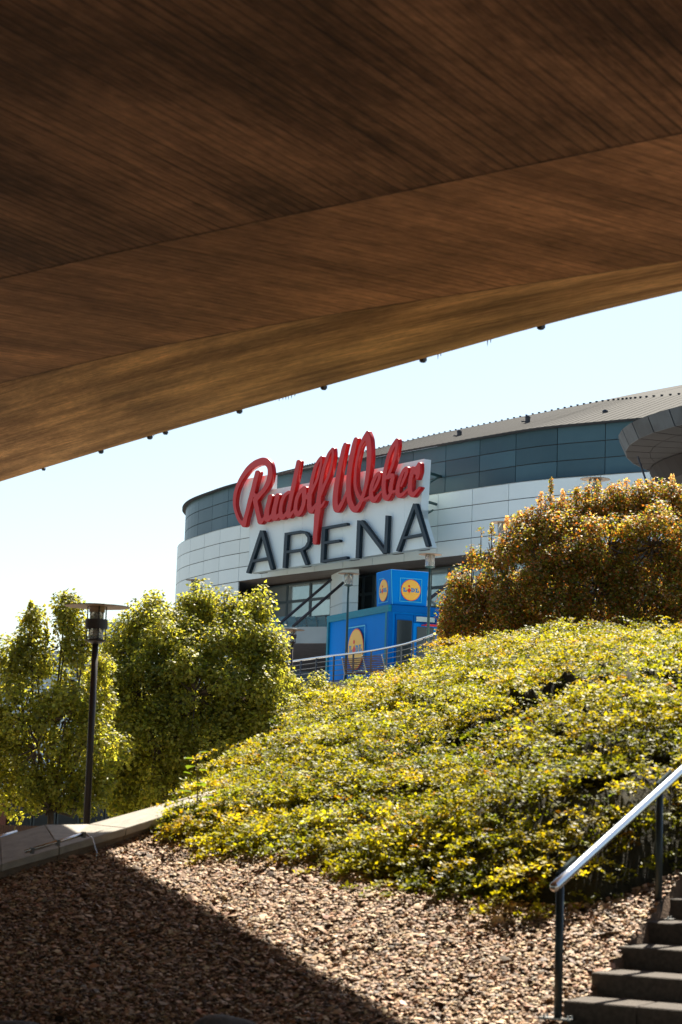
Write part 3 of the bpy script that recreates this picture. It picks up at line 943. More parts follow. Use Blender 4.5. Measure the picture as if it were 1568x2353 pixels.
for x in (645, 668, 690, 712, 735): mb.box(at(x, 1512, 101), (.16, .1, .10))
mb.build('soffit_lamp', mat('soffit_lamp_glass', (.7, .7, .65)), arena)

# roof
rl = [(400, 1200), (560, 1108), (637, 1088), (750, 1058), (866, 1031), (976, 1003), (1186, 960), (1378, 922), (1568, 906), (1800, 885), (2300, 850)]
rl2 = [(400, 1230), (900, 1050), (1186, 975), (1300, 942), (1378, 922), (1450, 906), (1568, 884), (1800, 840), (2300, 780)]


def interp_y(L, x): return float(np.interp(x, [a for a, b in L], [b for a, b in L]))


def roof_pt(s, off, L, zmin):
    p = W(s, -off, 16.6)
    for _ in range(4):
        px, py = proj(p); p.z = at(px, interp_y(L, px), p.y).z
    p.z = max(p.z, EYE + zmin)
    return p


ks = np.linspace(s_first, sE, 140)
R = [[W(s, .22, 16.46) for s in ks], [W(s, .22, 16.56) for s in ks], [roof_pt(s, 6.5, rl, 16.6) for s in ks]]
R1 = R[2]; R2 = [roof_pt(s, 15, rl2, 16.3) for s in ks]
R3 = [p + Vector((4, 18, .6)) for p in R2]; R4 = [p + Vector((6, 25, -14)) for p in R3]
# smooth rows
def sm(row, k=6):
    for _ in range(k):
        row = [row[0]] + [(row[i - 1] + row[i] * 2 + row[i + 1]) / 4 for i in range(1, len(row) - 1)] + [row[-1]]
    return row


R1 = sm(R1); R2 = sm(R2)
for (nm, rows) in (('eaves_edge', [R[0], R[1]]), ('lower_roof', [R[1], R1]), ('upper_roof', [[p - Vector((0, 0, .03)) for p in R1], R2, R3, R4])):
    mb = MB(); n_ = len(ks)
    for r in range(len(rows) - 1):
        mb.add(list(rows[r]) + list(rows[r + 1]), [(i, i + 1, n_ + i + 1, n_ + i) for i in range(n_ - 1)])
    mb.build(nm, M_roof, arena, smooth=False)
# standing seams (each ridge a thin fin running up the roof), one joined part
mb = MB()
for s in np.arange(s_first + 14, sE - .5, .42):
    a = W(s, .22, 16.56); f = (s - ks[0]) / (ks[1] - ks[0]); i = min(int(f), len(ks) - 2); b = R1[i].lerp(R1[i + 1], f - i)
    tg = (W(s + .1, 0, 0) - W(s, 0, 0)).normalized()
    mb.prism([a + Vector((0, 0, -.01)), b + Vector((0, 0, -.01)), b + Vector((0, 0, .008)), a + Vector((0, 0, .012))], tg * .04)
tag(mb.build('standing_seams', M_roof, arena), kind='stuff')
# snow guards on the ridge line
mb = MB()
for s in np.arange(s_at(640, -6.5, 18), sE - .5, .46):
    f = (s - ks[0]) / (ks[1] - ks[0]); i = min(int(f), len(ks) - 2); b = R1[i].lerp(R1[i + 1], f - i)
    px_ = proj(b)[0]
    k_ = .4 + .3 * min(max((px_ - 1000) / 500, 0), 1)
    mb.box(b + Vector((0, -.05, .05 * k_)), (.19 * k_, .08, .05 * k_), rot=-.9); mb.box(b + Vector((0.0, -.05, .02)), (.05, .08, .12 * k_), rot=-.9)
tag(mb.build('snow_guards', M_guard, arena), kind='stuff')
for px in (918, 1056, 1213, 1391, 775, 626):
    s = s_at(px, -1, 16.8); f = (s - ks[0]) / (ks[1] - ks[0]); i = int(f)
    b = R[1][i].lerp(R1[i], .62 if px < 1300 else .45)
    yv = {1056: 995, 1213: 962, 1391: 949, 918: 1018, 775: 1055, 626: 1100}[px]
    b = at(px, yv + 5, b.y)
    k_ = .8 if px < 1000 else 1.0
    mb = MB(); mb.tube([b - Vector((0, 0, .15)), b + Vector((0, 0, .16 * k_))], .12 * k_, 10); mb.tube([b + Vector((0, 0, .16 * k_)), b + Vector((0, 0, .24 * k_))], [.15 * k_, .10 * k_], 10)
    mb.box(b + Vector((-.12, 0, -.04)), (.36, .12, .04)); mb.build('roof_vent', M_guard, arena)

# ============================================================ SIGN ON THE ARENA
sA = at(565, 1250, 104.6); sB = at(987, 1250, 91.2)
sdir = Vector((sB.x - sA.x, sB.y - sA.y, 0)).normalized(); snor = Vector((sdir.y, -sdir.x, 0))
if snor.y > 0: snor = -snor
sup = Vector((0, 0, 1))


def onsign(px, py, off=0.0):
    d = ray(px, py); o0 = sA + snor * off
    t = (o0 - CAMP).dot(snor) / d.dot(snor)
    p = CAMP + d * t - o0
    return Vector((p.dot(sdir), p.dot(sup)))


sign = thing('arena_sign', sA, 'big white sign board with red script lettering above dark capitals on the arena', 'sign')
sign['label'] = 'white arena sign reading Rudolf Weber ARENA in red script and dark capitals'
MS = Matrix((sdir, sup, snor)).transposed().to_4x4()


def sign_obj_from_mesh(name, me, off, mt, parent=sign):
    mtx = MS.copy(); mtx.translation = sA + snor * off
    me.transform(mtx)
    me.materials.clear()
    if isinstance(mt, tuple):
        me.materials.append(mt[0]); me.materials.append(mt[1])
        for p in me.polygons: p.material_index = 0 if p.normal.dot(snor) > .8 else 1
    else: me.materials.append(mt)
    return link(name, me, parent)


def clip_poly(poly, x, keep_right):
    out = []
    for i in range(len(poly)):
        a, b = poly[i], poly[(i + 1) % len(poly)]
        ia = (a[0] >= x) == keep_right; ib = (b[0] >= x) == keep_right
        if ia: out.append(a)
        if ia != ib:
            t = (x - a[0]) / (b[0] - a[0]); out.append((x, a[1] + (b[1] - a[1]) * t))
    return out


bp = [(571.7, 1317.4), (574, 1206), (562, 1204), (548, 1180), (541, 1150), (543, 1125), (553, 1107), (566.6, 1100.5), (615.4, 1091.5), (622, 1090), (621, 1126), (713, 1109), (828.2, 1084.7), (974.4, 1054.5), (966.7, 1187.9), (987.6, 1257.5)]
seams = [530, 574.5, 612, 652, 695, 740, 788, 838, 890, 930, 967.5, 1000]
for i in range(len(seams) - 1):
    q = clip_poly(clip_poly(bp, seams[i] + .18, True), seams[i + 1] - .18, False)
    if len(q) < 3: continue
    pts = [onsign(*p) for p in q]
    clean = []
    for p in pts:
        if not clean or (p - clean[-1]).length > .01: clean.append(p)
    if (clean[0] - clean[-1]).length < .01: clean.pop()
    if len(clean) < 3: continue
    mb = MB(); mb.prism([(p.x, p.y, 0) for p in clean], (0, 0, -.42))
    ob = mb.build('board_panel', M_board, None)
    me = ob.data; bpy.data.objects.remove(ob)
    sign_obj_from_mesh('board_panel', me, 0, M_board)
for (x0, y0) in ((985, 1082), (986, 1150)):
    a = at(x0 - 14, y0, 92.6); mb = MB(); mb.tube([a, a + Vector((1.0, 1.6, .0))], .07, 8); mb.tube([a + Vector((.9, 1.4, 0)), a + Vector((.2, 1.2, -.5))], .045, 6)
    mb.build('bracket', M_lamp_teal, sign)
for x0 in (590, 690, 800, 900, 960):
    yb = np.interp(x0, [571, 988], [1317, 1257.5]); a = at(x0 + 8, yb + 1, np.interp(x0, [565, 987], [104.9, 91.8]))
    mb = MB(); mb.box(a, (.7, .5, .07), rot=math.atan2(sdir.y, sdir.x)); mb.build('foot_bracket', M_brace, sign)


def marching(Fv, xs, ys):
    """closed contours of Fv<0 on a regular grid"""
    segs = {}
    ny_, nx_ = Fv.shape

    def P(i, j, k):
        if k == 0: a, b, (x0, y0), (x1, y1) = Fv[j, i], Fv[j, i + 1], (xs[i], ys[j]), (xs[i + 1], ys[j])
        else: a, b, (x0, y0), (x1, y1) = Fv[j, i], Fv[j + 1, i], (xs[i], ys[j]), (xs[i], ys[j + 1])
        t = a / (a - b); return (x0 + (x1 - x0) * t, y0 + (y1 - y0) * t)
    ins = Fv < 0
    code = ins[:-1, :-1] * 1 + ins[:-1, 1:] * 2 + ins[1:, 1:] * 4 + ins[1:, :-1] * 8
    T = {1: [(3, 0)], 2: [(0, 1)], 3: [(3, 1)], 4: [(1, 2)], 5: [(3, 2), (1, 0)], 6: [(0, 2)], 7: [(3, 2)], 8: [(2, 3)], 9: [(2, 0)], 10: [(0, 3), (2, 1)], 11: [(2, 1)], 12: [(1, 3)], 13: [(1, 0)], 14: [(0, 3)]}
    nxt = {}
    for j, i in zip(*np.nonzero((code > 0) & (code < 15))):
        i = int(i); j = int(j)
        ed = {0: (i, j, 0), 1: (i + 1, j, 1), 2: (i, j + 1, 0), 3: (i, j, 1)}
        for a, b in T[int(code[j, i])]: nxt[ed[a]] = ed[b]
    loops = []
    while nxt:
        st = next(iter(nxt)); lp = []; e_ = st
        while e_ in nxt:
            lp.append(P(*e_)); e_ = nxt.pop(e_)
        if len(lp) > 8: loops.append(lp)
    return loops


def sdf_strokes(strokes, flat=False, res=.55):
    kw = .86 if flat else .95
    strokes = [[(p[0], p[1], p[2] * kw) for p in s] for s in strokes]
    allp = np.array([p[:2] for s in strokes for p in s]); pad = 12
    xs = np.arange(allp[:, 0].min() - pad, allp[:, 0].max() + pad, res); ys = np.arange(allp[:, 1].min() - pad, allp[:, 1].max() + pad, res)
    X, Y = np.meshgrid(xs, ys); D = np.full(X.shape, 99.0)
    for s in strokes:
        s = np.array(s, float)
        if not flat and len(s) > 2:
            Q = catmull([tuple(p) for p in s], 6); s = Q
        for a, b in zip(s[:-1], s[1:]):
            d = b[:2] - a[:2]; L = np.hypot(*d)
            if L < 1e-6: continue
            if flat:
                e_ = d / L; c = (a[:2] + b[:2]) / 2
                lx = abs((X - c[0]) * e_[0] + (Y - c[1]) * e_[1]) - L / 2; ly = abs(-(X - c[0]) * e_[1] + (Y - c[1]) * e_[0]) - (a[2] + b[2]) / 4
                D = np.minimum(D, np.maximum(lx, ly))
            else:
                t = np.clip(((X - a[0]) * d[0] + (Y - a[1]) * d[1]) / L ** 2, 0, 1)
                r = (a[2] + (b[2] - a[2]) * t) / 2
                D = np.minimum(D, np.hypot(X - a[0] - d[0] * t, Y - a[1] - d[1] * t) - r)
    return D, xs, ys


def lettering(name, strokes, mt, front, depth, flat=False, bevel=.012, parent=sign, mapper=onsign, maker=sign_obj_from_mesh):
    D, xs, ys = sdf_strokes(strokes, flat)
    cu = bpy.data.curves.new(name, 'CURVE'); cu.dimensions = '2D'; cu.fill_mode = 'BOTH'
    cu.extrude = depth / 2; cu.bevel_depth = bevel; cu.bevel_resolution = 0; cu.offset = -bevel
    for lp in marching(D, xs, ys):
        lp = lp[::2] if len(lp) > 40 else lp
        pts = [mapper(x, y, front) for x, y in lp]
        sp = cu.splines.new('POLY'); sp.points.add(len(pts) - 1); sp.use_cyclic_u = True
        for i, p in enumerate(pts): sp.points[i].co = (p.x, p.y, 0, 1)
    ob = bpy.data.objects.new('tmp', cu); COL.objects.link(ob)
    dg = bpy.context.evaluated_depsgraph_get(); me = bpy.data.meshes.new_from_object(ob.evaluated_get(dg))
    bpy.data.objects.remove(ob)
    me.name = name
    return maker(name, me, front - depth / 2 - bevel, mt, parent)


zA = lambda p: (528.4 + .13188 * p[0], 1033.9 + .13188 * p[1], .13188 * p[2])
zB = lambda p: (689.3 + .12206 * p[0], 976.5 + .12206 * p[1], .12206 * p[2])
zC = lambda p: (827.1 + .1099 * p[0], 988 + .1099 * p[1], .1099 * p[2])
z2 = lambda p: (488.2 + .348 * p[0], 947.8 + .348 * p[1], .348 * p[2])
mp_ = lambda f, s: [f(p) for p in s]
R_strokes = [
    mp_(zA, [(240, 1300, 90), (165, 1225, 62), (112, 1100, 54), (82, 980, 52), (78, 880, 55), (93, 760, 60), (130, 640, 65), (185, 520, 72), (250, 420, 84), (330, 320, 98), (430, 243, 115), (515, 208, 128), (590, 197, 138), (655, 235, 118), (692, 310, 92), (700, 400, 90), (685, 500, 90), (650, 600, 88), (600, 685, 84), (540, 755, 84), (475, 825, 95), (440, 880, 90)]),
    mp_(zA, [(478, 395, 85), (455, 480, 82), (415, 640, 80), (380, 780, 85), (345, 900, 80), (310, 1040, 75), (275, 1170, 75), (240, 1305, 88)]),
    mp_(zA, [(380, 760, 80), (430, 790, 80), (470, 830, 60)]),
    mp_(zA, [(440, 870, 80), (448, 930, 85), (465, 1010, 84), (490, 1120, 84), (515, 1215, 92), (530, 1255, 90), (580, 1205, 55), (620, 1160, 40)])]
dolf = [
    mp_(zA, [(700, 810, 78), (680, 900, 80), (655, 1000, 82), (638, 1100, 92), (645, 1200, 112), (695, 1180, 75), (735, 1130, 50)]),
    mp_(zA, [(828, 795, 82), (805, 900, 80), (780, 1000, 82), (765, 1100, 92), (775, 1185, 105), (830, 1150, 70), (865, 1110, 45)]),
    mp_(zA, [(1025, 735, 60), (960, 785, 66), (912, 880, 66), (888, 980, 62), (880, 1080, 72), (900, 1170, 95), (945, 1150, 70), (990, 1090, 45)]),
    mp_(zA, [(1192, 205, 72), (1165, 340, 76), (1130, 520, 78), (1095, 680, 78), (1065, 820, 76), (1035, 960, 76), (1015, 1080, 82), (1025, 1150, 88), (1070, 1110, 60), (1120, 1050, 45)]),
    mp_(zA, [(1295, 665, 80), (1225, 725, 70), (1172, 830, 70), (1147, 940, 65), (1142, 1050, 75), (1170, 1120, 92), (1225, 1085, 78), (1265, 1000, 70), (1288, 900, 70), (1292, 800, 80), (1292, 700, 85)]),
    mp_(zA, [(1290, 850, 60), (1340, 820, 60), (1385, 740, 50)]),
    mp_(zB, [(398, 605, 48), (345, 680, 60), (290, 800, 68), (247, 950, 68), (215, 1100, 72), (195, 1250, 80), (180, 1400, 84), (175, 1520, 94), (200, 1620, 105), (250, 1570, 75), (310, 1490, 55), (360, 1410, 45)]),
    mp_(zB, [(400, 620, 50), (398, 700, 48), (372, 850, 44), (330, 1000, 48), (280, 1120, 55), (230, 1220, 68), (200, 1300, 60)]),
    mp_(zB, [(612, 445, 46), (545, 540, 58), (490, 690, 64), (440, 850, 66), (400, 1050, 75), (372, 1250, 84), (352, 1400, 92), (345, 1550, 108), (320, 1700, 108), (306, 1850, 96), (292, 2000, 88), (282, 2130, 84), (278, 2215, 80)]),
    mp_(zB, [(615, 455, 46), (620, 560, 46), (603, 700, 44), (570, 850, 50), (520, 1000, 55), (460, 1130, 62), (405, 1250, 75), (380, 1320, 70)]),
    mp_(zB, [(390, 1540, 60), (435, 1490, 50), (462, 1432, 30)])]
W_strokes = [
    mp_(zB, [(850, 365, 70), (822, 450, 80), (790, 600, 86), (750, 780, 88), (720, 950, 92), (690, 1120, 98), (670, 1280, 102), (660, 1420, 106), (668, 1530, 112), (695, 1600, 108), (755, 1530, 84), (815, 1420, 65), (862, 1300, 50), (905, 1150, 40)]),
    mp_(zB, [(1050, 265, 75), (1030, 340, 90), (1005, 450, 96), (970, 620, 98), (940, 800, 98), (920, 970, 98), (912, 1150, 100), (917, 1300, 102), (937, 1430, 108), (980, 1540, 118), (1035, 1600, 108), (1095, 1535, 92), (1145, 1450, 72), (1175, 1400, 68)]),
    mp_(zB, [(1262, 130, 40), (1215, 240, 78), (1170, 330, 66), (1128, 420, 54), (1098, 550, 50), (1065, 700, 50), (1045, 870, 52), (1037, 1050, 60), (1045, 1180, 66), (1078, 1290, 76), (1120, 1370, 85), (1160, 1420, 70)]),
    mp_(zB, [(1264, 130, 45), (1280, 250, 110), (1297, 380, 104), (1303, 500, 98), (1300, 650, 95), (1290, 800, 86), (1270, 950, 80), (1245, 1100, 74), (1215, 1230, 70), (1185, 1330, 68), (1160, 1400, 70)]),
    mp_(zB, [(1215, 250, 60), (1250, 250, 100)]),
    mp_(zB, [(1150, 1430, 60), (1230, 1395, 55), (1290, 1365, 55), (1340, 1330, 50)])]
eber = [
    mp_(zC, [(290, 1265, 45), (345, 1150, 66), (392, 1040, 64), (412, 950, 68), (395, 900, 70), (340, 955, 74), (290, 1050, 78), (248, 1170, 82), (232, 1290, 90), (240, 1400, 110), (280, 1465, 125), (345, 1410, 80), (400, 1345, 60), (445, 1290, 50)]),
    mp_(zC, [(768, 200, 58), (705, 310, 84), (642, 440, 84), (590, 580, 82), (555, 720, 82), (525, 870, 86), (505, 1020, 88), (495, 1160, 96), (502, 1290, 102), (525, 1400, 114), (565, 1435, 100), (615, 1370, 80), (660, 1300, 65)]),
    mp_(zC, [(775, 210, 55), (772, 320, 62), (750, 450, 64), (725, 580, 60), (690, 700, 60), (650, 820, 60), (600, 930, 62), (560, 1010, 55)]),
    mp_(zC, [(600, 1010, 50), (650, 945, 66), (690, 950, 80), (675, 1040, 84), (655, 1140, 90), (640, 1240, 96), (650, 1300, 80), (740, 1275, 55)]),
    mp_(zC, [(862, 1175, 45), (908, 1060, 60), (950, 960, 64), (975, 870, 70), (970, 800, 80), (920, 840, 74), (872, 930, 74), (828, 1050, 78), (797, 1170, 82), (787, 1280, 92), (808, 1365, 115), (860, 1360, 90), (925, 1310, 68), (985, 1245, 50)]),
    mp_(zC, [(1112, 800, 88), (1085, 900, 92), (1062, 1010, 92), (1047, 1120, 96), (1042, 1230, 102), (1060, 1320, 112), (1100, 1360, 102), (1155, 1310, 80), (1212, 1250, 65), (1252, 1205, 52)]),
    mp_(zC, [(1110, 805, 95), (1170, 815, 110), (1215, 760, 85), (1232, 705, 66)]),
    mp_(zC, [(1232, 720, 66), (1222, 850, 90), (1205, 950, 82), (1190, 1015, 62)]),
    mp_(zC, [(1130, 870, 120), (1180, 880, 120)])]
FR = .42
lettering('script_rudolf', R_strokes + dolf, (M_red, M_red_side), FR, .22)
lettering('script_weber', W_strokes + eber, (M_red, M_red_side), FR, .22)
fl = lambda s: [mp_(z2, q) for q in s]
AR = [
    fl([[(324, 780, 24), (231, 1061, 22)], [(324, 780, 24), (393, 1036, 26)], [(262, 982, 20), (372, 962, 20)]]),
    fl([[(487, 795, 24), (473, 1027, 24)], [(477, 804, 20), (585, 787, 20)], [(580, 787, 20), (615, 795, 21), (636, 822, 22), (636, 855, 22), (618, 888, 22), (590, 906, 21)], [(480, 923, 20), (598, 905, 20)], [(585, 905, 24), (622, 1004, 24)]]),
    fl([[(735, 757, 26), (723, 993, 26)], [(727, 765, 20), (889, 736, 20)], [(727, 862, 20), (840, 846, 20)], [(722, 984, 20), (888, 957, 20)]]),
    fl([[(967, 712, 26), (956, 962, 26)], [(978, 716, 28), (1138, 928, 28)], [(1153, 680, 24), (1142, 930, 24)]]),
    fl([[(1335, 603, 24), (1221, 917, 22)], [(1335, 603, 26), (1420, 884, 28)], [(1262, 829, 20), (1388, 804, 20)]])]
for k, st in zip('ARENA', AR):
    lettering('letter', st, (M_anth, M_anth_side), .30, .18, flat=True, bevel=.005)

# ============================================================ ROUND CANOPY AT TOP RIGHT
cD = 60.0; cc = at(2050, 1046, cD); cr = .134 * cD
canopy = thing('round_canopy', (cc.x, cc.y, 0), 'round metal-clad canopy edge jutting in at upper right', 'canopy')
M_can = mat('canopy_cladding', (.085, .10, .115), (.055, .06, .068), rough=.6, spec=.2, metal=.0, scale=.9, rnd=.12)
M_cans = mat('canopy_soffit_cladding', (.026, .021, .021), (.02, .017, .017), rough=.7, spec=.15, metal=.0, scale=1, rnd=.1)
NP = 44; hz = cc.z
for i in range(NP):
    a0 = 2 * math.pi * i / NP + .0035 + .03; a1 = 2 * math.pi * (i + 1) / NP - .0035 + .03
    am = (a0 + a1) / 2
    c0, s0, c1, s1 = math.cos(a0), math.sin(a0), math.cos(a1), math.sin(a1)
    P_ = lambda r, z, c, s: Vector((cc.x + r * c, cc.y + r * s, hz + z))
    if math.sin(am) < .75 and math.cos(am) < .6:
        mb = MB(); q = [P_(cr, 0, c0, s0), P_(cr, 0, c1, s1), P_(cr + .22, .48, c1, s1), P_(cr + .22, .48, c0, s0)]
        mb.prism(q, Vector((-math.cos(am) * .08, -math.sin(am) * .08, 0))); mb.build('fascia_panel', M_can, canopy)
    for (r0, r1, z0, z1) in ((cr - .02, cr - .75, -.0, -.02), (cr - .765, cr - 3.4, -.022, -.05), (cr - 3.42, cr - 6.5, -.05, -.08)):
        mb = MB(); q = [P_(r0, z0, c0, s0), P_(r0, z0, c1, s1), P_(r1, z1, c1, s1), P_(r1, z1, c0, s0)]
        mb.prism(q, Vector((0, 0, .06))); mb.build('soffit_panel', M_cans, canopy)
mb = MB(); mb.lathe([(cr - .05, .04), (cr - 7.9, .02)], (cc.x, cc.y, hz), 64); mb.lathe([(cr + .16, .5), (0.3, 1.0)], (cc.x, cc.y, hz), 64)
mb.build('core', M_joint, canopy)
# rear lower tier, seen under the rim
c2 = Vector((cc.x + .35, cc.y + 3.2, hz - .05)); r2 = cr - .9
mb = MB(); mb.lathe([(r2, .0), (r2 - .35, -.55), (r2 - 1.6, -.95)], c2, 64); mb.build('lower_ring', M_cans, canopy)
mb = MB(); mb.lathe([(r2 - 1.6, -.95), (r2 - 1.9, -1.15), (r2 - 3.5, -1.3)], c2, 64); mb.build('inner_ring', M_can, canopy)
mb = MB(); mb.lathe([(.35, -12), (.35, .3)], (cc.x, cc.y, hz), 20); mb.build('column', M_can, canopy)
a = at(1466, 1050, 57.5); b = at(1492, 1125, 57.2); mb = MB(); mb.tube([a, b, b + (b - a) * 1.5], .03, 8); mb.build('stay_cable', M_guard, canopy)

# ============================================================ PLAZA, RAILING
PZ = EYE + 4.07
rail_px = [(560, 1537), (634, 1524), (690, 1517), (751, 1508), (800, 1503), (853, 1496), (900, 1487), (934, 1480), (989, 1461), (1018, 1450), (1050, 1436), (1100, 1412)]
rtop = smooth_line(resample([tuple(atz(x, y, 5.12)) for x, y in rail_px], 60), 6)
tail = np.array([[rtop[-1][0] + 3, rtop[-1][1] - 6, rtop[-1][2]], [rtop[-1][0] + 8, rtop[-1][1] - 11, rtop[-1][2]], [rtop[-1][0] + 16, rtop[-1][1] - 14, rtop[-1][2]]])
head = np.array([[-6.5, 106, rtop[0][2]], [-6.0, 96, rtop[0][2]]])
edge = np.concatenate([head, rtop, tail])
mb = MB(); E = [Vector((p[0], p[1] - .2, 0)) for p in edge]; n_ = len(E)
mb.add([p for p in E] + [Vector((p.x, p.y, PZ)) for p in E], [(i, i + 1, n_ + i + 1, n_ + i) for i in range(n_ - 1)])
tag(mb.build('retaining_wall', M_brick), 'red brick retaining wall holding up the plaza below the railing', 'wall')
mb = MB(); mb.add([Vector((p.x, p.y, PZ)) for p in E] + [Vector((p.x, 170, PZ)) for p in E], [(i, i + 1, n_ + i + 1, n_ + i) for i in range(n_ - 1)])
tag(mb.build('plaza', M_plaza), kind='structure')
mb = MB()
for i in range(n_ - 1):
    mb.prism([E[i] + Vector((0, -.05, PZ - .12)), E[i + 1] + Vector((0, -.05, PZ - .12)), E[i + 1] + Vector((0, .35, PZ - .12)), E[i] + Vector((0, .35, PZ - .12))], (0, 0, .16))
prl = thing('plaza_railing', (rtop[0][0], rtop[0][1], PZ), 'curved metal railing with horizontal bars along the plaza edge', 'railing')
tag(mb.build('plaza_kerb', M_conc), kind='structure')
mb = MB(); full = [Vector(p) for p in edge]
mb.tube(full, .038, 10); mb.build('top_rail', M_steel, prl, smooth=True)
for k in range(5):
    mb = MB(); mb.tube([p - Vector((0, 0, .19 * (k + 1))) for p in full], .013, 6); mb.build('bar', M_rail, prl, smooth=True)
fd = np.r_[0, np.cumsum([(full[i + 1] - full[i]).length for i in range(len(full) - 1)])]
for d in np.arange(3, fd[-1], 1.75):
    p = Vector([float(np.interp(d, fd, [q[i] for q in full])) for i in range(3)])
    mb = MB(); mb.box((p.x, p.y, (p.z + PZ) / 2 - .03), (.05, .05, p.z - PZ + .02), rot=.7); mb.build('post', M_rail, prl)

# ============================================================ BLUE KIOSK
kc = Vector((at(895, 1388, 74).x, 74, 0)); kz0 = EYE + 4.22; kz1 = at(895, 1389, 74).z
ld = Vector((-.365, .931, 0)).normalized(); fd_ = Vector((.931, .365, 0)).normalized()
KL, KW = 6.3, 3.2
kiosk = thing('blue_kiosk', Vector((kc.x, kc.y, kz0)), 'blue container kiosk with round yellow logo on its long side', 'kiosk')
H = kz1 - kz0


def kbox(name, a0, a1, b0, b1, z0, z1, mt, parent=kiosk, bevel=0):
    """a along the long side (away), b along the front, measured from the near corner"""
    q = [kc + ld * a + fd_ * b for a, b in ((a0, b0), (a1, b0), (a1, b1), (a0, b1))]
    mb = MB(); mb.prism([Vector((p.x, p.y, kz0 + z0)) for p in q], (0, 0, z1 - z0)); return mb.build(name, mt, parent, bevel=bevel)


kbox('body', .06, KL - .06, .06, KW - .06, .05, H - .05, M_blue)
kbox('roof_beam', -.0, KL, -.03, .10, H - .26, H, M_teal)
kbox('roof_beam', -.03, .10, .10, KW, H - .26, H - .002, M_blue2)
kbox('corner_post', -.01, .14, -.02, .16, 0, H - .26, M_blue2)
kbox('corner_post', .14, .30, -.025, .06, 0, H - .26, M_teal)
kbox('corner_post', KL - .16, KL, -.02, .14, 0, H - .26, M_teal)
kbox('corner_post', -.01, .14, KW - .16, KW + .02, 0, H - .26, M_blue2)
kbox('base_beam', -.01, KL, -.024, .14, -.12, .1, M_blue2)
kbox('roof_sheet', .1, KL - .05, .1, KW - .05, H - .05, H + .01, M_conc)
# front glazing
FH = H
fr = kbox('window', .0, .06, .28, .98, .02, H - .34, M_blue2)
kbox('pane', -.03, -.005, .33, .93, .12, H - .55, M_darkglass, fr)
dr_ = kbox('door', .0, .05, 1.0, 1.95, .02, H - .62, M_blue)
kbox('pane', -.03, -.006, 1.14, 1.82, .2, H - .76, M_darkglass, dr_)
fr = kbox('window', .0, .05, 1.0, 1.95, H - .6, H - .34, M_blue2)
kbox('pane', -.03, -.006, 1.1, 1.85, H - .56, H - .38, M_glass, fr)
fr = kbox('window', .0, .05, 1.98, 3.0, .02, H - .34, M_blue2)
kbox('pane', -.03, -.006, 2.08, 2.9, .2, H - .5, M_darkglass, fr)
kbox('sun_blind', -.5, -.04, 1.3, 2.6, H - .72, H - .68, M_lred)


# LIDL letters as polygons in a 0..1 box (slab capitals)
def logo(o, ux, uz, nrm, R, parent):
    """o centre; ux horizontal unit, uz vertical unit, nrm outward"""
    def disc(r, off, mt, name, n=40):
        mb = MB(); mb.prism([o + ux * (r * math.cos(t)) + uz * (r * 1.0 * math.sin(t)) + nrm * off for t in [2 * math.pi * k / n for k in range(n)]], -nrm * .006); return mb.build(name, mt, parent)
    disc(R, .010, M_lred, 'logo_ring'); disc(R * .955, .018, M_yellow, 'logo_disc')
    mb = MB(); s = R * 1.09; t = R * .035
    P2 = lambda x, z, off=.026: o + ux * (x * R) + uz * (z * R) + nrm * off
    for (x0, z0, x1, z1) in ((-1.12, 1.05, 1.12, 1.11), (-1.12, -1.11, 1.12, -1.05), (-1.12, -1.05, -1.06, 1.05), (1.06, -1.05, 1.12, 1.05)):
        mb.prism([P2(x0, z0, .012), P2(x1, z0, .012), P2(x1, z1, .012), P2(x0, z1, .012)], -nrm * .006)
    mb.build('logo_frame', M_cyan, parent)

    def poly(mb, pts): mb.prism([P2(x, z) for x, z in pts], -nrm * .006)
    def L_(mb, x, w_=.36):
        poly(mb, [(x, .19), (x + .26, .19), (x + .26, .13), (x + .20, .13), (x + .20, -.10), (x + .29, -.10), (x + .31, -.0), (x + w_, -.0), (x + w_, -.19), (x, -.19), (x, -.13), (x + .06, -.13), (x + .06, .13), (x, .13)])
    mb = MB(); L_(mb, -.82, .40); L_(mb, .44, .38)
    # D with a hole: two halves
    x = -.0
    mb2pts_o = [(x + .0, .19), (x + .22, .19), (x + .34, .14), (x + .40, .05), (x + .40, -.05), (x + .34, -.14), (x + .22, -.19), (x + .0, -.19), (x + .0, -.13), (x + .06, -.13)]
    poly(mb, [(x, .19), (x + .22, .19), (x + .22, .11), (x + .06, .11), (x, .13)])
    poly(mb, [(x, -.19), (x, -.13), (x + .06, -.11), (x + .22, -.11), (x + .22, -.19)])
    poly(mb, [(x + .06, .109), (x + .17, .109), (x + .17, -.109), (x + .06, -.109)])
    poly(mb, [(x + .221, .19), (x + .34, .14), (x + .40, .05), (x + .40, -.05), (x + .34, -.14), (x + .221, -.19), (x + .221, -.11), (x + .27, -.05), (x + .27, .05), (x + .221, .11)])
    mb.build('logo_letters', M_lblue, parent)
    mb = MB()
    poly(mb, [(-.20 + .10 * math.cos(a_), .36 + .10 * math.sin(a_)) for a_ in [2 * math.pi * k / 14 for k in range(14)]])
    poly(mb, [(-.17, .20), (.03, -.02), (-.14, -.22), (-.17, -.34), (-.24, -.22), (-.38, -.03)])
    mb.build('logo_dot_i', M_lred, parent)


zc_ = at(820, 1490, 77).z
oL = kc + ld * 3.35; 
def side_pt(px, py):
    """point on the long side of the kiosk"""
    d = ray(px, py); t = (kc - CAMP).dot(fd_) / d.dot(fd_); return CAMP + d * t


c_ = side_pt(818, 1492); 
logo(c_ , -ld, Vector((0, 0, 1)), -fd_, .80, kiosk)

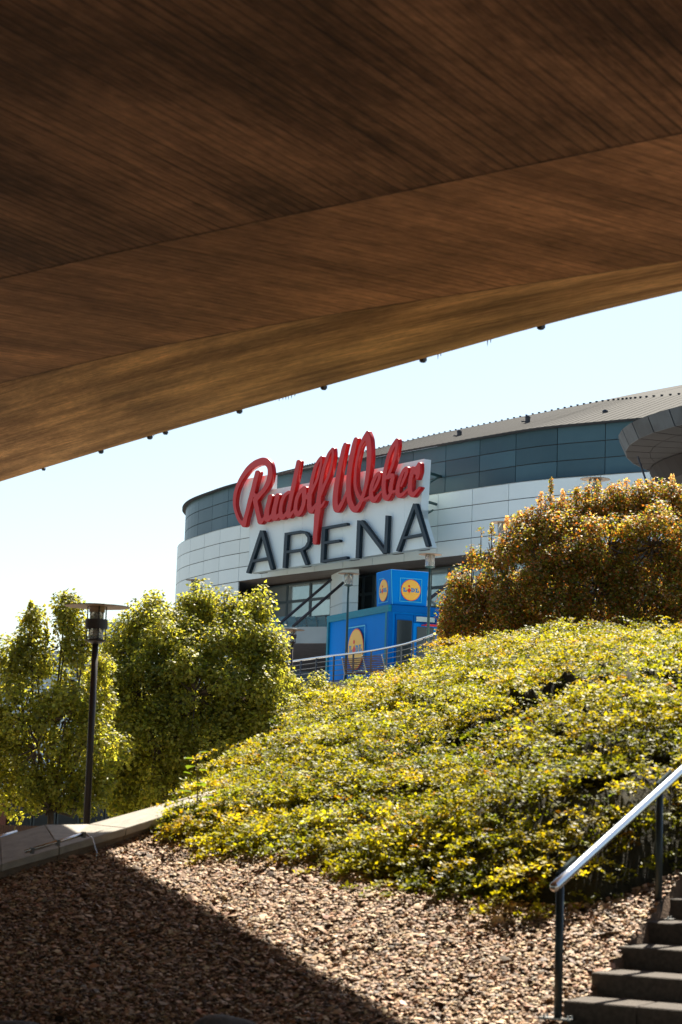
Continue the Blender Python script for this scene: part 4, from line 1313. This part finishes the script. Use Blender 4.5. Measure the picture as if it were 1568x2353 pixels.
# advertising cube on the roof
cz0 = kz1 + .02; CW = 1.42
cb = kc + ld * .08 + fd_ * .12
cube = thing('advert_cube', Vector((cb.x, cb.y, cz0)), 'blue advertising cube with round yellow logos on the kiosk roof', 'sign cube')
ch = at(905, 1309, 74.2).z - cz0
q = [cb, cb + ld * CW, cb + ld * CW + fd_ * CW, cb + fd_ * CW]
mb = MB(); base_ = [Vector((p.x, p.y, cz0)) for p in q]; mid = sum(base_, Vector()) / 4
topq = [(p - mid) * 1.06 + mid + Vector((0, 0, ch)) for p in base_]
topq = [p + (Vector((-.02, -.02, 0)) if i == 0 else Vector()) for i, p in enumerate(topq)]
mb.add(base_ + topq, [(0, 1, 2, 3), (4, 7, 6, 5), (0, 4, 5, 1), (1, 5, 6, 2), (2, 6, 7, 3), (3, 7, 4, 0)])
mb.build('box', M_blue, cube, bevel=.012)
oo = cb + fd_ * (CW * .53) - ld * .03 + Vector((0, 0, cz0 + ch * .44 - cb.z))
logo(oo, fd_, Vector((0, 0, 1)), -ld, .40, cube)
oo = cb + ld * (CW * .5) - fd_ * .03 + Vector((0, 0, cz0 + ch * .44 - cb.z))
logo(oo, -ld, Vector((0, 0, 1)), -fd_, .42, cube)
mb = MB(); mb.tube([topq[0] + Vector((0, 0, 0)), base_[0] + Vector((.03, -.03, 0))], .012, 6); mb.build('edge_cord', M_cyan, cube)

# slatted loungers outside the kiosk
def lounger(x, Y, rot, label):
    p = at(x, 1560, Y); p.z = PZ
    b = thing('slatted_lounger', p, label, 'lounger', 'wooden loungers between kiosk and railing')
    Rm = Matrix.Rotation(rot, 3, 'Z') @ Matrix.Diagonal((.85, .85, .72))
    for k in range(7):
        f = k / 6; c = p + Rm @ Vector((0, -.35 + .55 * f, .34 + .02 * f)); mb = MB(); mb.box(c, (.9, .06, .025), rot=rot); mb.build('slat', M_wood, b)
    for k in range(8):
        f = k / 7; c = p + Rm @ Vector((0, .28 + .28 * f, .42 + .62 * f)); mb = MB(); mb.box(c, (.9, .02, .035), rot=rot); mb.build('slat', M_wood, b)
    for s in (-1, 1):
        mb = MB(); mb.tube([p + Rm @ Vector((.5 * s, -.4, 0)), p + Rm @ Vector((.5 * s, -.38, .33)), p + Rm @ Vector((.5 * s, .25, .33)), p + Rm @ Vector((.5 * s, .58, 1.1))], .022, 6); mb.build('side_frame', M_fascia, b)
        mb = MB(); mb.tube([p + Rm @ Vector((.5 * s, .25, .33)), p + Rm @ Vector((.5 * s, .35, 0))], .02, 6); mb.build('leg', M_fascia, b)


lounger(822, 73.4, 2.7, 'slatted wooden lounger in front of the logo on the kiosk side')
lounger(872, 71.6, 2.5, 'slatted wooden lounger next to the near corner of the kiosk')

# ============================================================ LAMPS
def lamp(kind, loc, ht, label, mt, rz=0.0):
    nm = 'disc_lamp'
    t = thing(nm, loc, label, 'street lamp', 'disc lamps around the plaza' if kind == 'glass' else 'dark banded disc lamps')
    L = Vector(loc); H_ = ht
    sh = thing  # noqa
    mb = MB(); mb.lathe([(0, .03), (.20, .022), (.41, 0), (.41, -.008)], L + Vector((0, 0, H_)), 48); top_ = mb.build('disc_top', mt, t, smooth=True)
    mb = MB(); mb.lathe([(.408, -.010), (.2, -.006), (0, -.006)], L + Vector((0, 0, H_)), 48); mb.build('disc_underside', M_shade, t, smooth=True)
    if kind == 'band':
        mb = MB(); mb.lathe([(.095, -.01), (.10, -.075), (.06, -.085), (.0, -.09)], L + Vector((0, 0, H_)), 24); mb.build('lamp_cap', M_shade, t, smooth=True)
        mb = MB(); mb.lathe([(.088, -.16), (.088, -.08), (.084, -.08), (.084, -.16)], L + Vector((0, 0, H_)), 24); mb.build('glass_cylinder', M_lglass, t, smooth=True); mb = MB(); mb.lathe([(.094, -.41), (.094, -.28), (.09, -.28), (.09, -.41)], L + Vector((0, 0, H_)), 24); mb.build('glass_cylinder', M_lglass, t, smooth=True)
        mb = MB(); mb.lathe([(.10, -.285), (.14, -.285), (.14, -.165), (.10, -.165), (.10, -.285)], L + Vector((0, 0, H_)), 32); mb.build('band', mt, t)
        mb = MB(); mb.lathe([(.03, -.29), (.045, -.33), (.02, -.40)], L + Vector((0, 0, H_)), 16); mb.build('reflector', M_shade, t, smooth=True); mb = MB(); mb.lathe([(.03, -.09), (.03, -.16), (.0, -.16)], L + Vector((0, 0, H_)), 16); mb.build('reflector', M_shade, t, smooth=True)
        for a_ in range(4):
            an = a_ * math.pi / 2 + .35 + rz
            x, y = .118 * math.cos(an), .118 * math.sin(an)
            mb = MB(); mb.tube([L + Vector((x, y, H_ - .44)), L + Vector((x, y, H_ - .005))], .0085, 6); mb.build('rod', mt, t)
        mb = MB(); mb.lathe([(0, -.375), (.04, -.38), (.09, -.415), (.128, -.42), (.128, -.432), (.10, -.45), (.045, -.475), (0, -.475)], L + Vector((0, 0, H_)), 32); mb.build('collar', mt, t, smooth=True)
        mb = MB(); mb.tube([L, L + Vector((0, 0, H_ * .55)), L + Vector((0, 0, H_ - .46))], [.045, .042, .041], 16); mb.build('pole', mt, t, smooth=True)
    else:
        mb = MB(); mb.lathe([(.17, -.44), (.17, -.02), (.165, -.02), (.165, -.44)], L + Vector((0, 0, H_)), 24); mb.build('glass_cylinder', M_lglass, t, smooth=True)
        mb = MB(); mb.lathe([(.05, -.42), (.06, -.3), (.05, -.1), (.05, -.02)], L + Vector((0, 0, H_)), 16); mb.build('reflector', M_shade, t, smooth=True)
        mb = MB(); mb.lathe([(0, -.43), (.172, -.43), (.172, -.45), (.05, -.50), (0, -.5)], L + Vector((0, 0, H_)), 24); mb.build('collar', mt, t)
        mb = MB(); mb.tube([L, L + Vector((0, 0, H_ - .45))], [.055, .042], 12); mb.build('pole', mt, t, smooth=True)
    return t


def lamp_at(kind, px, py, Y, zbase, label, mt):
    p = at(px, py, Y); lamp(kind, Vector((p.x, p.y, zbase)), p.z - zbase, label, mt)


lamp_at('band', 224, 1393, 25, 0, 'tall dark brown disc lamp rising behind the parapet at left', M_lamp_dark)
lamp_at('band', 673, 1447, 68, 0, 'dark disc lamp left of the blue kiosk in front of the railing', M_lamp_dark)
lamp_at('glass', 802, 1318, 75.3, PZ, 'disc lamp standing before the long side of the blue kiosk', M_lamp_teal)
lamp_at('glass', 989, 1274, 70, PZ, 'disc lamp standing in front of the advertising cube and kiosk door', M_lamp_teal)
lamp_at('glass', 1368, 1101, 54, PZ, 'disc lamp rising behind the crest of the reddish bush', M_lamp_teal)
lamp_at('glass', 1156, 1201, 64, PZ, 'disc lamp half hidden by the left shoulder of the reddish bush', M_lamp_teal)
lamp_at('glass', 448, 1333, 92, PZ, 'distant disc lamp just above the top of the large linden', M_lamp_teal)
lamp_at('glass', 82, 1407, 95, 0, 'distant disc lamp among the treetops at far left', M_lamp_teal)

# ============================================================ TREES
def tree(name, label, cat, Y, blobs, trunk, mt, palette, wts, leaf=.085, dens=1.0, root_z=0.0, clump=.34, perc=150, depth=1.0, group=None, shoots=None, sunb=None):
    tx = at(trunk[0], 1800, Y)
    rootp = Vector((tx.x, Y, root_z))
    T_ = thing(name, rootp, label, cat, group)
    Cs = []; As = []; Ns = []; Ls = []; Ts = []
    limb = MB()
    # trunk and limbs
    bl = []
    for (px, py, r, dy) in blobs:
        c = at(px, py, Y + dy); R = r / FPX * Y; bl.append((c, R))
    mean = sum((b[0] for b in bl), Vector()) / len(bl)
    low = min(b[0].z for b in bl)
    fork = Vector((rootp.x, Y, max(root_z + .4, low - .2)))
    tw = MB(); tw.tube([rootp - Vector((0, 0, .2)), rootp.lerp(fork, .5) + Vector((.03, 0, 0)), fork], [trunk[1], trunk[1] * .85, trunk[1] * .7], 10)
    tw.build('trunk', M_bark, T_, smooth=True)
    for c, R in bl:
        mid_ = fork.lerp(c, .5) + Vector((random.uniform(-.15, .15), random.uniform(-.15, .15), -.25))
        limb.tube([fork, mid_, c, c + Vector((random.uniform(-.1, .1), 0, R * .8))], [trunk[1] * .4, trunk[1] * .26, trunk[1] * .14, .008], 6)
        V_ = 4.19 * R ** 3
        k = max(7, int(dens * 17 * (R / .6) ** 2.1))
        for _ in range(k):
            d = Vector(RNG.normal(0, 1, 3)).normalized()
            rr = R * random.uniform(.45, 1.0) ** .6
            p = c + Vector((d.x * rr, d.y * rr * depth, d.z * rr))
            cr_ = clump * random.uniform(.45, 1.3)
            limb.tube([c.lerp(p, .2), c.lerp(p, .6) + Vector((0, 0, -.05)), p + d * cr_ * .5], [.022, .014, .004], 4)
            nl = int(.7 * perc * (cr_ / clump) ** 2)
            q = unit(RNG.normal(0, 1, (nl, 3)))
            rad = cr_ * RNG.uniform(.25, 1, (nl, 1)) ** .5
            out = np.array(d)
            pos = np.array(p) + q * rad * np.array([1, 1, 1.15])
            nrm_ = unit(q * .9 + np.array([0, 0, .7]) + RNG.normal(0, .5, (nl, 3)))
            ax_ = unit(np.cross(nrm_, RNG.normal(0, 1, (nl, 3))) + np.array([0, 0, -.3]) + q * .3)
            tt_ = pick_tints(nl, palette, wts, .14) * random.uniform(.85, 1.18)
            Cs.append(pos); As.append(ax_); Ns.append(nrm_); Ls.append(RNG.uniform(.65, 1.2, nl) * leaf); Ts.append(tt_)
    for (px, py, hpx, rpx, pal2) in (shoots or []):
        b0 = at(px, py, Y); hh = hpx / FPX * Y; rr = rpx / FPX * Y
        limb.tube([b0 - Vector((0, 0, .5)), b0 + Vector((0, 0, hh))], [.015, .004], 4)
        nl = int(260 * hh / .5)
        f = RNG.uniform(0, 1, nl); q = unit(RNG.normal(0, 1, (nl, 3)))
        pos = np.array(b0) + np.stack([np.zeros(nl), np.zeros(nl), f * hh], 1) + q * rr * (1.1 - .8 * f)[:, None] * RNG.uniform(.3, 1, (nl, 1))
        Cs.append(pos); As.append(unit(q + np.array([0, 0, .4]))); Ns.append(unit(RNG.normal(0, 1, (nl, 3)))); Ls.append(RNG.uniform(.6, 1.1, nl) * leaf * .8)
        Ts.append(pick_tints(nl, *(pal2 if pal2 else (palette, wts)), .14))
    limb.build('limbs', M_bark, T_); print(name, sum(len(x) for x in Cs))
    C = np.concatenate(Cs); ln = np.concatenate(Ls)
    V, F, T = leaves(C, np.concatenate(As), np.concatenate(Ns), ln, ln * .75, np.clip(np.concatenate(Ts), .004, .9))
    cr__ = npmesh('crown', V, F, mt, T, T_)
    return T_


PAL_T = [(.24, .25, .05), (.17, .19, .04), (.31, .31, .07), (.10, .125, .035)]; WT = [34, 30, 24, 12]
tree('linden_tree', 'large dense linden tree in the middle, its top against the arena', 'tree', 46, [
    (455, 1385, 38, 0), (440, 1440, 60, .3), (600, 1490, 45, 0), (245, 1520, 38, .3), (258, 1570, 45, .2), (262, 1650, 50, .2), (258, 1740, 50, .2), (215, 1600, 35, .5), (215, 1700, 40, .5), (235, 1570, 40, .3), (245, 1600, 40, .4), (250, 1700, 50, .4), (245, 1790, 45, .3), (370, 1835, 40, 0), (450, 1840, 40, 0), (300, 1845, 35, 0), (540, 1780, 50, 0), (352, 1395, 26, 0), (340, 1450, 48, 0), (520, 1395, 36, -.2), (590, 1400, 22, 0), (300, 1490, 55, -.3), (270, 1540, 52, 0), (400, 1500, 80, -.7),
    (505, 1480, 75, -.6), (580, 1480, 55, -.3), (620, 1545, 45, 0), (330, 1580, 85, -1), (450, 1600, 100, -1.3), (560, 1600, 85, -.8), (270, 1640, 70, -.4), (360, 1700, 95, -1.2),
    (480, 1720, 95, -1.1), (570, 1700, 75, -.5), (285, 1750, 70, -.3), (380, 1790, 65, -.7), (480, 1800, 60, -.4), (300, 1810, 50, 0), (615, 1620, 60, 0), (420, 1650, 90, 1.2), (340, 1650, 80, 1.2)],
    (400, .14), M_leaf_tree, PAL_T, WT, perc=260, leaf=.095)
tree('linden_tree', 'looser linden tree at the left edge with thin upright shoots', 'tree', 42, [
    (72, 1425, 20, 0), (70, 1470, 24, 0), (150, 1400, 20, 0), (155, 1440, 34, 0), (140, 1490, 40, 0), (35, 1500, 26, 0), (195, 1480, 30, 0), (15, 1560, 42, 0), (90, 1560, 50, 0), (180, 1570, 55, 0),
    (50, 1640, 75, -.5), (150, 1650, 78, -.5), (10, 1700, 60, 0), (90, 1720, 80, -.6), (190, 1720, 65, -.3), (205, 1640, 50, .3), (230, 1530, 34, .3), (240, 1720, 45, .4), (235, 1800, 40, .4), (30, 1835, 40, 0), (110, 1835, 38, 0), (190, 1835, 35, 0), (40, 1790, 60, -.2), (130, 1790, 62, -.2), (200, 1790, 45, 0), (-60, 1650, 90, 0), (-60, 1780, 80, 0), (225, 1620, 50, .6)],
    (120, .09), M_leaf_tree, PAL_T, WT, perc=190, dens=.85, clump=.28, leaf=.09, shoots=[(70, 1430, 45, 8, None), (148, 1390, 25, 8, None), (105, 1480, 30, 6, None)])
tree('linden_tree', 'small leafy tree crown between the big linden and the blue kiosk', 'tree', 52, [
    (690, 1590, 34, 0), (728, 1588, 20, 0), (650, 1590, 40, 0), (660, 1640, 55, 0), (620, 1665, 55, 0), (720, 1625, 36, 0), (600, 1740, 60, .3)], (660, .08), M_leaf_tree,
    PAL_T, WT, perc=200, clump=.26, leaf=.08)
PAL_B = [(.27, .14, .03), (.17, .14, .035), (.29, .24, .03), (.38, .25, .13), (.08, .07, .02), (.55, .42, .32), (.16, .19, .03), (.34, .11, .03), (.07, .10, .02)]; WB = [14, 10, 18, 10, 6, 4, 20, 14, 14]
PALW = ([(.55, .42, .34), (.40, .22, .12)], [3, 2])
tree('reddish_bush', 'big reddish-brown flowering bush on the crest of the mound at right', 'bush', 36.5, [
    (1050, 1400, 40, 0), (1040, 1450, 42, 0), (1075, 1440, 50, -.2), (1062, 1355, 30, 0), (1085, 1345, 40, 0), (1110, 1410, 55, 0), (1130, 1280, 42, 0), (1160, 1330, 60, -.3), (1190, 1230, 42, 0), (1230, 1280, 62, -.5), (1250, 1205, 48, 0), (1320, 1195, 46, 0),
    (1310, 1260, 70, -.8), (1390, 1180, 44, 0), (1450, 1165, 44, 0), (1510, 1175, 46, 0), (1580, 1170, 50, 0), (1400, 1260, 80, -.9), (1500, 1260, 85, -.9), (1600, 1270, 90, -.8), (1190, 1400, 70, -.4), (1270, 1370, 80, -.7),
    (1370, 1360, 85, -.7), (1480, 1370, 90, -.7), (1590, 1380, 90, -.5), (1680, 1250, 100, 0), (1700, 1380, 100, 0), (1230, 1450, 50, 0), (1340, 1440, 60, 0), (1460, 1450, 60, 0), (1570, 1460, 60, 0), (1250, 1480, 50, -1), (1350, 1490, 55, -1), (1450, 1495, 55, -1), (1550, 1500, 55, -1), (1160, 1470, 45, -.6), (1280, 1190, 40, 0), (1350, 1170, 40, 0), (1420, 1165, 40, 0), (1480, 1160, 40, 0), (1220, 1225, 40, 0), (1545, 1150, 40, 0), (1130, 1450, 45, 0)],
    (1330, .07), M_leaf_bush, PAL_B, WB, leaf=.056, dens=1.9, root_z=EYE + 2.4, clump=.23, perc=290,
    shoots=[(1243, 1168, 36, 9, PALW), (1266, 1150, 52, 8, None), (1293, 1165, 38, 9, PALW), (1222, 1190, 25, 6, None), (1375, 1140, 35, 10, None), (1440, 1130, 30, 12, PALW), (1470, 1130, 28, 9, None), (1405, 1140, 25, 10, PALW), (1195, 1200, 25, 8, PALW), (1106, 1222, 6, 10, None), (1130, 1235, 30, 9, None), (1165, 1215, 28, 8, PALW), (1325, 1150, 30, 9, None), (1500, 1130, 26, 9, None), (1545, 1120, 28, 10, PALW), (1350, 1150, 34, 8, None), (1085, 1290, 26, 9, None)])

# big-leaved seedlings growing through the cover
def seedling(px, py, Y, hgt, nleaf, size, label):
    b = at(px, py, Y); T_ = thing('seedling', b, label, 'seedling')
    tip = b + Vector((random.uniform(-.06, .02), 0, hgt)); mb = MB(); mb.tube([b, b.lerp(tip, .5) + Vector((.02, 0, 0)), tip], [.008, .006, .003], 6); mb.build('stem', M_stem, T_)
    for i in range(nleaf):
        f = .25 + .75 * i / max(nleaf - 1, 1); p = b.lerp(tip, f); a_ = i * 2.4 + random.uniform(-.3, .3)
        ax = Vector((math.cos(a_), math.sin(a_) * .7, random.uniform(-.25, .35))).normalized(); sd_ = ax.cross(Vector((0, 0, 1))).normalized(); u_ = sd_.cross(ax)
        s = size * random.uniform(.7, 1.1); p = p + ax * s * .4
        prof = [(0, 0), (.25, .36), (.55, .42), (.85, .22), (1.05, 0)]
        vs = [p + ax * (s * x) for x, w_ in prof]; vl = [p + ax * (s * x) + sd_ * (s * w_) + u_ * (s * .12 * (w_ > 0)) for x, w_ in prof]; vr = [p + ax * (s * x) - sd_ * (s * w_) + u_ * (s * .12 * (w_ > 0)) for x, w_ in prof]
        vv = np.array([tuple(v) for v in vs + vl + vr]); ff = np.array([(k, k + 1, 5 + k + 1, 5 + k) for k in range(4)] + [(k + 1, k, 10 + k, 10 + k + 1) for k in range(4)])
        npmesh('leaf', vv, ff, M_leaf_mound, np.tile(np.array([[.10, .17, .02]]) * random.uniform(.8, 1.3), (len(vv), 1)), T_)


seedling(452, 1868, 20.6, .60, 9, .12, 'young large-leaved seedling at the left tip of the ground cover')
seedling(1065, 1745, 24.0, .16, 3, .10, 'lime seedling in the middle of the mound')
seedling(1140, 1855, 21.5, .10, 4, .11, 'low lime seedling right of the middle of the mound')
seedling(1510, 1780, 22.5, .75, 11, .11, 'tall thin seedling above the handrail near the right edge')
seedling(1400, 1740, 23.0, .16, 5, .11, 'lime seedling left of the tall thin one on the mound')
seedling(1440, 1560, 29.0, .12, 4, .11, 'lime seedling near the foot of the reddish bush')

# boulders at the bottom edge
def boulder(px, py, r, label):
    p = ghit(px, py); bm = bmesh.new(); bmesh.ops.create_icosphere(bm, subdivisions=3, radius=1)
    for v in bm.verts:
        c = v.co; k = 1 + .10 * math.sin(3 * c.x + px) + .07 * math.cos(4 * c.y + 2 * c.z)
        v.co = Vector((c.x * r * 1.35 * k, c.y * r * k, c.z * r * .75 * k)) + p
    me = bpy.data.meshes.new('boulder'); bm.to_mesh(me); bm.free(); me.materials.append(M_rock); me.polygons.foreach_set('use_smooth', [True] * len(me.polygons))
    tag(link('boulder', me), label, 'boulder', 'dark boulders at the lower edge')


boulder(525, 2376, .19, 'dark rounded boulder at the bottom of the mulch, left of centre')
boulder(30, 2385, .20, 'dark rounded boulder at the bottom left corner')

# ============================================================ LOW BUILDING AND FAR THINGS
lb = thing('low_building', at(120, 1870, 62), 'low dark glazed building with brick base below the trees', 'building')
zt = at(100, 1832, 62).z
a = at(-400, 1850, 62); b = at(330, 1850, 62)
def lbbox(name, x0, x1, z0, z1, y0, y1, mt, parent=lb):
    mb = MB(); mb.box(((x0 + x1) / 2, (y0 + y1) / 2, (z0 + z1) / 2), (x1 - x0, y1 - y0, z1 - z0)); return mb.build(name, mt, parent)
lbbox('roof_slab', a.x, b.x, zt, zt + .12, 61.7, 70, M_fascia)
lbbox('back_wall', a.x, b.x, 0, zt - .002, 63, 69.8, M_joint)
lbbox('brick_pier', a.x, at(15, 1850, 62).x, 0, zt - .004, 62.02, 63, M_brick)
xq = [20, 75, 130, 185, 240, 300]
for i in range(len(xq) - 1):
    x0, x1 = at(xq[i], 1850, 62).x, at(xq[i + 1], 1850, 62).x
    f_ = lbbox('window', x0 + .02, x1 - .02, .0, zt - .006, 62.1, 62.2, M_frame)
    lbbox('pane', x0 + .08, x1 - .08, .1, zt - .08, 62.04, 62.09, M_darkglass, f_)
slat = thing('slatted_screen', at(20, 1905, 40), 'low reddish slatted timber screen behind the coping at far left', 'screen')
for i in range(26):
    x = at(-30 + i * 5.2, 1900, 40).x; zt2 = at(30, 1896, 40).z
    mb = MB(); mb.box((x, 40, zt2 / 2), (.036, .03, zt2)); mb.build('slat', M_wood, slat)
def farb(x0, x1, y, Y, label, dep=20):
    a = at(x0, y, Y); b = at(x1, y, Y)
    t = thing('far_building', (a.x, Y, 0), label, 'building')
    mb = MB(); mb.box(((a.x + b.x) / 2, Y + dep / 2, a.z / 2), (b.x - a.x, dep, a.z)); mb.build('wall', M_far, t)
    mb = MB(); mb.box(((a.x + b.x) / 2, Y + dep / 2, a.z + .3), (b.x - a.x + .8, dep + .8, .6)); mb.build('roof', M_fascia, t)
    nx_ = max(2, int((b.x - a.x) / 4))
    for r_ in range(2):
        for i in range(nx_):
            x = a.x + (b.x - a.x) * (i + .5) / nx_; mb = MB(); mb.box((x, Y - .02, a.z - 2 - 3.2 * r_), (1.8, .12, 1.5)); mb.build('window', M_darkglass, t)
farb(238, 292, 1440, 260, 'pale tall building far behind, between the two lindens')
farb(60, 238, 1505, 240, 'long pale building far behind the left linden')
farb(-120, 50, 1545, 250, 'low pale building far off at the left edge')
